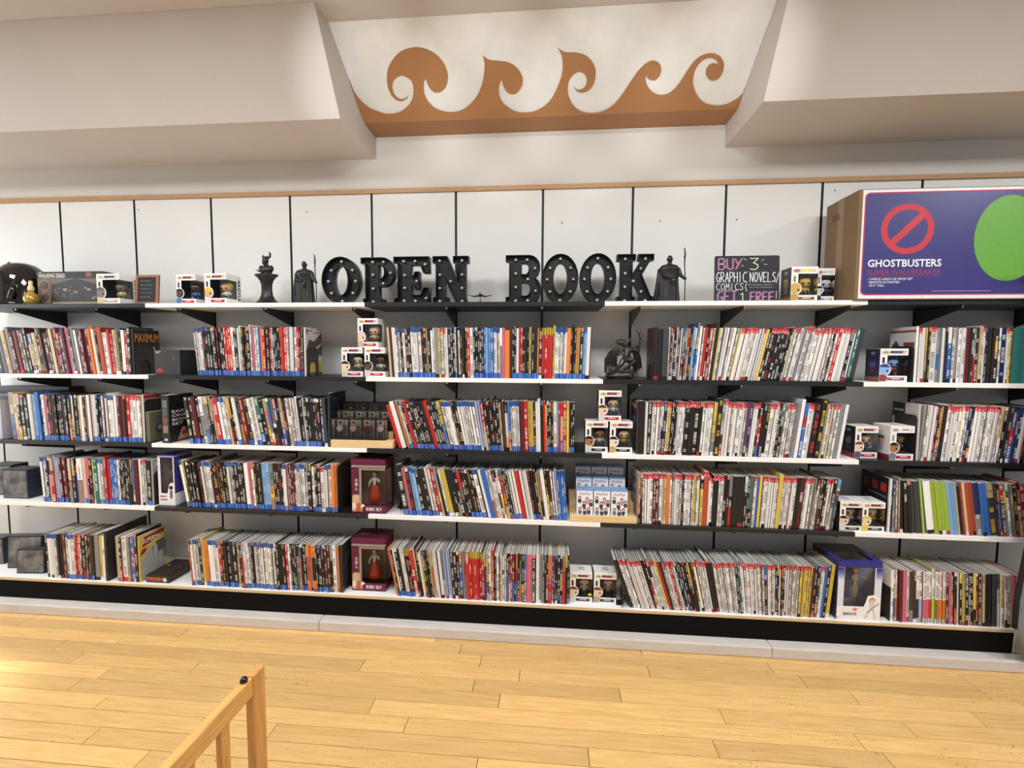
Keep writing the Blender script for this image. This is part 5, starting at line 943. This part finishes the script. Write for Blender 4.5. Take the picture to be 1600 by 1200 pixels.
# ------------------------------------------------------------------ bookends and end covers
def bookend(label, x, y0, z, d=0.12, h=0.17, lean=0, arch=True, foot=1):
    r = thing('bookend', label, 'bookend', (x, y0, z))
    if arch:
        a = [(0, 0), (0.24*d, 0), (0.24*d, 0.30*h)] + [(0.5*d+0.26*d*math.cos(R(180-q)), 0.30*h+0.26*d*math.sin(R(q))) for q in range(20, 180, 20)] + [(0.76*d, 0.30*h), (0.76*d, 0), (d, 0), (d, h-0.02), (d-0.02, h), (0.02, h), (0, h-0.02)]
    else: a = [(0, 0), (d, 0), (d, h-0.015), (d-0.015, h), (0.015, h), (0, h-0.015)]
    # polygon in (y, z)
    me = curve_mesh('plate', [a], 'steel', extrude=0.0008); link('plate', me, r, (0, 0, 0), (R(90), 0, R(90)))
    MB().box(min(0, foot*0.03), max(0, foot*0.03), 0.24*d, 0.76*d, 0.0, 0.0014).build('foot', 'steel', r)
    return r
def cover_book(label, x, y, z, t, h, d, spine, face, sideface, prints=(), texts=(), name='book', lean=0.0):
    """standing book whose big cover is visible; prints = (u0,u1,v0,v1,col) in cover fractions, u from front edge"""
    r = thing(name, label, 'book', (x, y, z), rot=(0, R(lean), 0)); m = MB()
    m.box(0, t, 0, d, 0, h, spine, {'+x': face, '-x': face, '+z': (190, 188, 184), '+y': (180, 178, 174)})
    s_ = 1 if sideface == '+x' else -1; xx = t+0.0004 if s_ > 0 else -0.0004
    for i, p in enumerate(prints):
        o = s_*0.0002*i
        if len(p) == 5:
            u0, u1, v0, v1, col = p; q = [(xx+o, u0*d, v0*h), (xx+o, u1*d, v0*h), (xx+o, u1*d, v1*h), (xx+o, u0*d, v1*h)]
        else:
            pts, col = p; q = [(xx+o, u*d, v*h) for u, v in pts]
        m.face(q if s_ > 0 else q[::-1], col)
    m.build('cover', 'print', r); MB().box(0.0012, t-0.0012, 0.003, d+0.0006, 0.0012, h+0.0006).build('page_block', 'paper', r)
    for tx, u0, u1, v0, v1, col in texts:
        if s_ > 0: text('cover_lettering', tx, (u1-u0)*d, (v1-v0)*h, col, r, (xx+0.0016, u0*d, v0*h), '+x', 0.015)
        else: text('cover_lettering', tx, (u1-u0)*d, (v1-v0)*h, col, r, (xx-0.0016, u1*d, v0*h), '-x', 0.015)
    return r
def end(n): return RUNINFO[n][1]
def beg(n): return RUNINFO[n][0]
e = end('A1'); cover_book('black book with large orange title, its cover facing right, second row left', e+0.003, -0.285, Z1, 0.012, 0.245, 0.165, (28, 26, 28), (36, 30, 28), '+x', [(0.12, 0.5, 0.48, 0.6, (170, 140, 96)), (0.55, 0.8, 0.5, 0.62, (206, 196, 180)), (0.7, 0.98, 0.02, 0.5, (128, 116, 84))], [('MAXIMUM', 0.04, 0.95, 0.72, 0.92, (196, 124, 60))])
bookend('black arched bookend against the orange-titled black book, second row left', e+0.018, -0.282, Z1, 0.12, 0.165)
r = thing('storage_box', 'dark grey lidded box with red print at its foot, second row left', 'box', (-2.073, -0.282, Z1)); m = MB()
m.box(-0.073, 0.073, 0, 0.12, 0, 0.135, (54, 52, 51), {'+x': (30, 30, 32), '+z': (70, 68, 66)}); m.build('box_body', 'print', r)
m = MB(); m.fq(-0.066, -0.026, 0.012, 0.028, -0.0005, (168, 50, 60)); m.fpoly(arc(-0.046, 0.026, 0.014, 0.010, 0, 180, 8), -0.0007, (168, 50, 60)); m.fq(-0.068, -0.036, 0.124, 0.127, -0.0005, (190, 188, 186)); m.fq(-0.068, -0.044, 0.118, 0.121, -0.0005, (190, 188, 186)); m.fpoly([(0.030, 0.10), (0.036, 0.08), (0.040, 0.082), (0.036, 0.104)], -0.0005, (110, 104, 100)); m.build('printed_mark', 'print', r)
e = end('B1'); cover_book('pale comic with dark slanting art and orange foot, second row', e+0.003, -0.285, Z1, 0.010, 0.256, 0.165, (206, 204, 200), (200, 198, 196), '+x', [(0.0, 1.0, 0.0, 0.07, (90, 88, 92)), (0.02, 0.98, 0.07, 0.30, (220, 176, 70)), (0.02, 0.5, 0.28, 0.45, (150, 70, 50)), ([(0.0, 0.50), (0.2, 0.48), (1.0, 0.70), (1.0, 0.92), (0.5, 0.72), (0.2, 0.76)], (86, 66, 68)), ([(0.45, 0.45), (1.0, 0.42), (1.0, 0.68)], (60, 58, 60)), (0.08, 0.4, 0.935, 0.95, (70, 66, 66)), (0.5, 0.85, 0.90, 0.915, (90, 86, 86)), (0.04, 0.1, 0.88, 0.96, (50, 46, 48))])
bookend('black arched bookend against the pale comic, second row', e+0.016, -0.282, Z1, 0.12, 0.150)
b0 = beg('E1'); cover_book('white comic with red title strip and purple art, facing left, second row right', b0-0.012, -0.285, Z1, 0.010, 0.262, 0.165, WH, (206, 204, 200), '-x', [(0.0, 1, 0.9, 0.94, (150, 60, 62)), (0.1, 0.95, 0.40, 0.62, (70, 60, 96)), (0.05, 0.45, 0.55, 0.72, (120, 56, 76)), ([(0.55, 0.62), (0.95, 0.62), (0.75, 0.76)], (66, 60, 92))])
bookend('black solid bookend at the left of the far right run, second row', b0-0.016, -0.284, Z1, 0.12, 0.170, arch=False, foot=-0.3)
b0 = beg('D1'); bookend('black arched bookend left of the leaning white run, second row', b0-0.003, -0.29, Z1, 0.13, 0.14, foot=-1)
# third row
e = end('A2'); cover_book('red-topped grey comic with cover facing right, third row left', e+0.003, -0.286, Z2, 0.010, 0.262, 0.166, (200, 196, 196), (150, 146, 146), '+x', [(0.0, 0.6, 0.92, 1.0, (160, 40, 48)), (0.0, 1.0, 0.0, 0.35, (90, 86, 70))])
bookend('black solid bookend against the red-topped grey comic, third row', e+0.016, -0.286, Z2, 0.14, 0.235, arch=False)
cover_book('small olive book with round emblem beside the solid bookend, third row', e+0.019, -0.284, Z2+0.0016, 0.022, 0.165, 0.125, (96, 94, 78), (104, 102, 84), '+x', [([(0.5+0.22*math.cos(q*0.5), 0.42+0.17*math.sin(q*0.5)) for q in range(12)], (60, 66, 72)), ([(0.52+0.12*math.cos(q*0.6), 0.45+0.09*math.sin(q*0.6)) for q in range(10)], (150, 156, 160)), (0.3, 0.8, 0.86, 0.98, (128, 122, 100))])
r = cover_book('thick black book box set with white block lettering, third row left', -2.112, -0.292, Z2, 0.044, 0.262, 0.17, (34, 32, 32), (26, 25, 26), '+x', [(0.3, 0.85, 0.02, 0.1, (120, 96, 60)), ([(0.35, 0.05), (0.75, 0.06), (0.72, 0.16), (0.62, 0.30), (0.5, 0.30), (0.4, 0.18)], (196, 142, 112)), ([(0.45, 0.14), (0.7, 0.14), (0.68, 0.22), (0.5, 0.22)], (150, 60, 54))],
               [('EARTH\nONE\nBOX\nSET', 0.08, 0.98, 0.36, 0.68, (230, 228, 226))], name='box_set')
m = MB()
for i, cc in enumerate(((150, 120, 96), (110, 84, 78), (86, 90, 92), (110, 112, 116))): m.fq(0.006, 0.034, 0.055+i*0.046, 0.097+i*0.046, -0.0004, cc)
m.fq(0.012, 0.030, 0.012, 0.024, -0.0004, (214, 212, 210)); m.build('spine_pictures', 'print', r)
e = end('B2'); cover_book('tall navy-black book closing the second run, third row', e+0.002, -0.292, Z2, 0.013, 0.285, 0.185, (40, 44, 52), (18, 22, 30), '+x', [(0.0, 1.0, 0.86, 0.94, (40, 42, 48))])
b0 = beg('E2'); cover_book('pale comic with black head strip, facing left, third row right', b0-0.012, -0.285, Z2, 0.010, 0.268, 0.165, (190, 186, 184), (176, 174, 172), '-x', [(0.5, 1.0, 0.74, 1.0, (34, 32, 34)), (0.55, 0.95, 0.84, 0.88, (160, 158, 156)), (0.1, 0.4, 0.2, 0.7, (204, 190, 176))])
bookend('black solid bookend right of two figure boxes, third row', b0-0.017, -0.286, Z2, 0.14, 0.215, arch=False, foot=-0.3)
b0 = beg('D2'); cover_book('black comic with grey and pink cover facing left, third row', b0-0.008, -0.288, Z2, 0.007, 0.262, 0.165, (60, 52, 54), (40, 36, 40), '-x', [(0.1, 0.9, 0.86, 0.96, (196, 120, 120)), (0.2, 0.8, 0.3, 0.7, (90, 86, 90))])
r = thing('archive_box', 'pale lavender box at the far left end of the third row', 'box', (-3.30, -0.285, Z2)); MB().box(-0.15, 0.205, 0, 0.15, 0, 0.225, (186, 186, 204)).build('box_body', 'print', r); MB().box(-0.153, 0.208, -0.003, 0.153, 0.225, 0.245, (150, 150, 176)).build('lid', 'print', r)
r = thing('flat_box', 'dark blue flat box standing behind the leftmost books, third row', 'box', (-3.15, -0.100, Z2)); MB().box(-0.22, 0.27, 0, 0.085, 0, 0.25, (52, 54, 74)).build('box_body', 'print', r); MB().box(-0.223, 0.273, -0.002, 0.087, 0.25, 0.285, (36, 38, 60)).build('lid', 'print', r)
# fourth row
e = end('A3'); cover_book('grey comic with cover facing right beside a black bookend, fourth row', e+0.003, -0.286, Z3, 0.010, 0.258, 0.166, (150, 148, 146), (150, 150, 150), '+x', [(0.1, 0.5, 0.84, 0.92, (210, 210, 212)), (0.1, 0.9, 0.06, 0.6, (70, 66, 70))])
bookend('black solid bookend at the end of the left run, fourth row', e+0.016, -0.286, Z3, 0.13, 0.185, arch=False, foot=0.3)
e = end('B3'); bookend('tall black solid bookend left of the purple doll box, fourth row', e+0.004, -0.292, Z3, 0.16, 0.250, arch=False)
b0 = beg('C3'); bookend('black bookend foot under the leaning run right of the purple box, fourth row', b0-0.046, -0.22, Z3, 0.12, 0.14, arch=False, foot=-1)
b0 = beg('E3'); cover_book('large black book with three red squares, facing left, fourth row', b0-0.0105, -0.288, Z3, 0.010, 0.262, 0.20, (226, 224, 222), (24, 21, 23), '-x', [(0.10, 0.30, 0.72, 0.88, (158, 44, 40)), (0.40, 0.60, 0.72, 0.88, (158, 44, 40)), (0.70, 0.88, 0.72, 0.88, (110, 34, 34)), (0.1, 0.7, 0.62, 0.65, (96, 92, 94)), (0.0, 0.03, 0.0, 1.0, (210, 208, 206)), (0.1, 0.85, 0.50, 0.53, (80, 76, 78))])
b0 = beg('D3'); cover_book('grey comic with picture panels, facing left, fourth row', b0-0.006, -0.288, Z3, 0.005, 0.256, 0.165, (150, 140, 140), (140, 136, 136), '-x', [(0.2, 0.8, 0.75, 0.85, (90, 86, 90)), (0.2, 0.8, 0.5, 0.62, (100, 80, 80)), (0.1, 0.9, 0.1, 0.4, (110, 100, 100))])
e = end('D3'); bookend('black arched bookend ending the white run, fourth row', e+0.020, -0.288, Z3, 0.13, 0.10, foot=0.1)
# bottom row
e = end('A4'); cover_book('tall black book with dark scrolled cover, facing right, bottom left', e+0.003, -0.322, Z4, 0.016, 0.285, 0.255, (30, 28, 30), (48, 44, 50), '+x', [(0.0, 0.02, 0, 1, (20, 19, 20)), ([(0.15, 0.6), (0.3, 0.75), (0.5, 0.7), (0.6, 0.85), (0.4, 0.88), (0.2, 0.8)], (24, 22, 26))])
e = end('S4'); cover_book('yellow comic with red title band and grey hand shape, bottom left', e+0.001, -0.315, Z4, 0.008, 0.258, 0.172, (206, 170, 70), (206, 180, 92), '+x',
    [([(0.1, 0.72), (0.95, 0.86), (0.95, 0.97), (0.2, 0.94)], (150, 36, 34)), (0.45, 1.0, 0.3, 0.66, (110, 112, 104)), (0.62, 0.98, 0.5, 0.74, (84, 84, 80)), ([(0.0, 0.56), (0.2, 0.60), (0.3, 0.70), (0.1, 0.68)], (140, 40, 32)),
     ([(0.06, 0.02), (0.88, 0.02), (0.86, 0.48), (0.70, 0.48), (0.68, 0.30), (0.66, 0.66), (0.52, 0.66), (0.50, 0.34), (0.48, 0.68), (0.34, 0.68), (0.32, 0.32), (0.30, 0.62), (0.20, 0.60), (0.18, 0.30), (0.16, 0.50), (0.04, 0.50)], (168, 174, 174))],
    [('SUPERMAN', 0.12, 0.92, 0.80, 0.90, (236, 232, 226))])
r = thing('card_game', 'flat black card game box with orange title, bottom left', 'game box', (-2.168, -0.312, Z4), 0.0); m = MB(); m.box(-0.062, 0.075, 0, 0.20, 0, 0.042, (30, 24, 22), {'+z': (40, 32, 30), '+x': (36, 26, 24)})
rg = random.Random(4)
for i in range(18): x_, y_ = rg.uniform(-0.05, 0.05), rg.uniform(0.03, 0.17); m.face([(x_, y_, 0.0422+i*1e-5), (x_+rg.uniform(0.006, 0.02), y_, 0.0422+i*1e-5), (x_+0.012, y_+rg.uniform(0.006, 0.02), 0.0422+i*1e-5)], rg.choice([(96, 60, 52), (140, 120, 110), (70, 50, 46), (200, 196, 186), (110, 40, 34)]))
m.fpoly(arc(0.048, 0.018, 0.013, 0.012, 0, 360, 10)[:-1], -0.0005, (196, 206, 198)); m.build('box_body', 'print', r)
text('lettering', 'MUNCHKIN', 0.086, 0.022, (214, 104, 56), r, (-0.056, -0.0006, 0.010), '-y', 0.04); text('lettering', 'MUNCHKIN', 0.10, 0.016, (120, 72, 48), r, (0.0754, 0.03, 0.014), '+x', 0.03)
e = end('B4'); cover_book('dark grey book with framed cover closing the third bottom run', e+0.002, -0.316, Z4, 0.012, 0.262, 0.17, (48, 46, 48), (52, 50, 54), '+x', [(0.12, 0.88, 0.12, 0.88, (36, 34, 38)), (0.18, 0.82, 0.18, 0.82, (66, 64, 68))])
bookend('black bookend behind the framed dark book, bottom row', e+0.0175, -0.27, Z4, 0.12, 0.15, arch=False)
b0 = beg('C4'); bookend('black bookend foot under orange books right of lower purple box', b0-0.033, -0.23, Z4, 0.12, 0.14, arch=False, foot=-1)
b0 = beg('D4'); bookend('small black bookend between figure boxes and steeply leaning books, bottom row', b0-0.037, -0.322, Z4, 0.10, 0.085, arch=False, foot=-1)
b0 = beg('E4'); bookend('tall black arched bookend right of the white-blue doll box', b0-0.005, -0.314, Z4, 0.14, 0.205, arch=False, foot=-1)
b0 = beg('B4'); bookend('black bookend foot beside the flat card game, bottom row', b0-0.015, -0.28, Z4, 0.12, 0.13, arch=False, foot=-1)

# picture cubes at the left end
def cube(label, x, y, z, w, h, d, rz, lean=0):
    r = thing('picture_box', label, 'picture box', (x, y, z), rot=(R(lean), 0, rz)); m = MB()
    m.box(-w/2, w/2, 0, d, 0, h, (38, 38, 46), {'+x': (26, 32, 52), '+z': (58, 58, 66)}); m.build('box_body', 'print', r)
    MB().box(-w/2+0.006, w/2-0.006, -0.0012, 0.0, 0.008, h-0.008).build('picture', 'photo', r)
cube('dark picture box behind another at the far left, fourth row', -3.236, -0.205, Z3, 0.150, 0.180, 0.09, 0.0); cube('dark picture box with pale image, front one on fourth row left', -3.075, -0.255, Z3, 0.160, 0.170, 0.09, 0.0)
cube('grey picture box at the extreme left edge, bottom row', -3.33, -0.20, Z4, 0.13, 0.16, 0.07, 0.12); cube('taller dark picture box behind, bottom row left', -3.085, -0.228, Z4, 0.195, 0.190, 0.05, 0.12, -4); cube('smaller dark picture box in front, bottom row left', -2.975, -0.285, Z4, 0.160, 0.140, 0.045, 0.08, -4)

# ------------------------------------------------------------------ winged statue
r = thing('winged_statue', 'dark bronze winged creature statue with branching antlers, second row', 'statue', (0.374, -0.175, Z1)); m = MB()
def Q(px, py, y=0.0): return ((px-975)/60*0.194, y, (592-py)/77*0.251)
m.ell(Q(968, 588), (0.070, 0.05, 0.030), 16, 8); m.ell(Q(980, 587, -0.02), (0.035, 0.03, 0.020), 12, 8); m.ell(Q(958, 588, -0.01), (0.03, 0.04, 0.018), 12, 8)
rg = random.Random(2)
for i in range(14): m.ell(Q(rg.uniform(952, 986), rg.uniform(578, 590), rg.uniform(-0.045, 0.0)), (rg.uniform(0.006, 0.013),)*3, 8, 6)
wing = [(968, 545), (960, 548), (952, 556), (947, 568), (946, 582)]
for k_ in range(8):
    tt = k_/7; tipx, tipy = 946+tt*22, 586-abs(tt-0.3)*10; sx_, sy_ = 969-(1-tt)*2, 546+tt*8
    bx, by = 948+tt*16-(1-tt)*1, 556+tt*6
    m.tube([Q(sx_, sy_, 0.01), Q((sx_+bx)/2-2, (sy_+by)/2-2, 0.024-0.006*(k_ % 2)), Q(bx, by+6, 0.026-0.010*(k_ % 2)), Q(tipx, tipy+3*(k_ % 2), 0.02-0.006*(k_ % 2))], [0.0075, 0.0052, 0.0052, 0.0026], 8)
m.tube([Q(969, 546, 0.01), Q(961, 546, 0.02), Q(953, 553, 0.024), Q(947.5, 566, 0.022), Q(946.5, 584, 0.016)], [0.010, 0.008, 0.007, 0.006, 0.003], 8)
for k_ in range(5):
    tt = k_/4; m.tube([Q(990+tt*3, 546, 0.012), Q(994+tt*7, 558, 0.022-0.008*(k_ % 2)), Q(992+tt*11, 572-tt*2, 0.02-0.008*(k_ % 2)), Q(991+tt*14, 588-tt*10, 0.012)], [0.008, 0.0075, 0.0062, 0.0026], 8)
m.tube([Q(982, 546), Q(979, 556, -0.01), Q(977, 564)], [0.020, 0.017, 0.018], 10); m.ell(Q(984, 547), (0.024, 0.02, 0.016), 10, 8)
m.tube([Q(975, 563), Q(970, 571, -0.012), Q(963, 578, -0.01)], [0.016, 0.012, 0.008], 8); m.tube([Q(979, 563), Q(986, 562, -0.02), Q(993, 565, -0.022), Q(984, 571, -0.02), Q(975, 578, -0.01)], [0.015, 0.014, 0.012, 0.010, 0.007], 8)
m.tube([Q(975, 546), Q(970, 550, -0.015), Q(973, 556, -0.02)], [0.010, 0.008, 0.006], 8); m.tube([Q(988, 546), Q(994, 547, -0.012), Q(998, 551, -0.012)], [0.010, 0.008, 0.006], 8)
m.tube([Q(981, 545), Q(978, 540), Q(972, 535), Q(964, 535)], [0.012, 0.016, 0.017, 0.010], 10); m.tube([Q(978, 537), Q(983, 532), Q(987, 528)], [0.012, 0.008, 0.003], 8)
for i in range(10): a_ = R(60+i*24); m.tube([Q(972, 535), Q(972+11*math.cos(a_), 535-6*math.sin(a_), rg.uniform(-0.015, 0.015))], [0.008, 0.002], 6)
m.ell(Q(993, 542, 0.005), (0.014, 0.014, 0.013), 10, 8)
m.tube([Q(996, 562), Q(999, 545), Q(1000, 530), Q(998, 522), Q(995, 517), Q(990, 514)], [0.006, 0.0055, 0.0045, 0.004, 0.0032, 0.002], 8); m.tube([Q(999, 524), Q(1000, 518), Q(1000.5, 513)], [0.004, 0.003, 0.002], 8); m.tube([Q(1000, 532), Q(1003, 526), Q(1005, 520)], [0.004, 0.003, 0.002], 8)
remesh(m, 'statue_body', 'bronze', 0.0020, r)

# ------------------------------------------------------------------ hanging grey cloth at the right edge
r = thing('hanging_cloth', 'grey hanging cloth with black edging at the right end of the shelving', 'cloth', (2.325, -0.42, 0.10))
m = MB(); NZ, NX = 14, 26
def cl(i, j):
    z = j/NZ*1.75; u = i/NX; xl = -0.205-0.02*math.exp(-z/0.10)+0.05*max(0, z-0.12)**1.2+0.02*math.exp(-((z-0.25)/0.2)**2)*-1
    return (xl+u*(0.30-xl), 0.018*math.sin(u*30+z*0.8)*(1-0.2*z)-0.0, z)
for j in range(NZ+1):
    for i in range(NX+1): m.v.append(cl(i, j))
for j in range(NZ):
    for i in range(NX): k_ = j*(NX+1)+i; m.f.append((k_, k_+1, k_+NX+2, k_+NX+1)); m.c.append((130, 138, 142))
o = m.build('cloth_panel', 'cloth', r, smooth=True); s_ = o.modifiers.new('s', 'SOLIDIFY'); s_.thickness = 0.004
m = MB(); m.tube([(cl(0, j)[0]-0.006, cl(0, j)[1], cl(0, j)[2]) for j in range(1, NZ+1)], 0.010, 10); m.build('edging', 'clothk', r, smooth=True)
m = MB(); m.tube([(-0.25, 0, 1.76), (0.45, 0, 1.76)], 0.011, 10); m.build('rod', 'steel', r, smooth=True)
m = MB(); m.tube([(0.40, 0, 1.76), (0.40, 0, -0.10+0.0)], 0.011, 10); m.lathe([(0.05, -0.10), (0.05, -0.092), (0.012, -0.088)], 16, (0.40, 0, 0)); m.build('stand', 'steel', r, smooth=True)

# ------------------------------------------------------------------ wooden rack in the foreground
r = thing('wooden_rack', 'pine rack end with slatted side and black peg in the foreground', 'rack', (-0.711, -1.58, 0))
o = MB().box(-0.012, 0.012, -0.021, 0.022, 0, 0.676).build('post', 'pinev', r); bevel(o, 0.004, 3)
o = MB().box(-0.012, 0.012, -0.905, -0.865, 0, 0.676).build('post', 'pinev', r); bevel(o, 0.004, 3)
o = MB().box(-0.012, 0.010, -0.865, -0.0215, 0.628, 0.674).build('top_rail', 'pine', r); bevel(o, 0.003, 2)
o = MB().box(-0.010, 0.010, -0.865, -0.0215, 0.12, 0.16).build('bottom_rail', 'pine', r); bevel(o, 0.003, 2)
for i in range(8):
    y_ = -0.112-i*0.098; o = MB().box(-0.008, 0.008, y_-0.013, y_+0.013, 0.16, 0.628).build('slat', 'pinev', r); bevel(o, 0.002, 1)
m = MB(); m.lathe([(0.0085, 0.674), (0.0085, 0.680), (0.006, 0.6845), (0.001, 0.686)], 14, (-0.001, -0.038, 0)); m.build('peg', 'rubber', r, smooth=True)
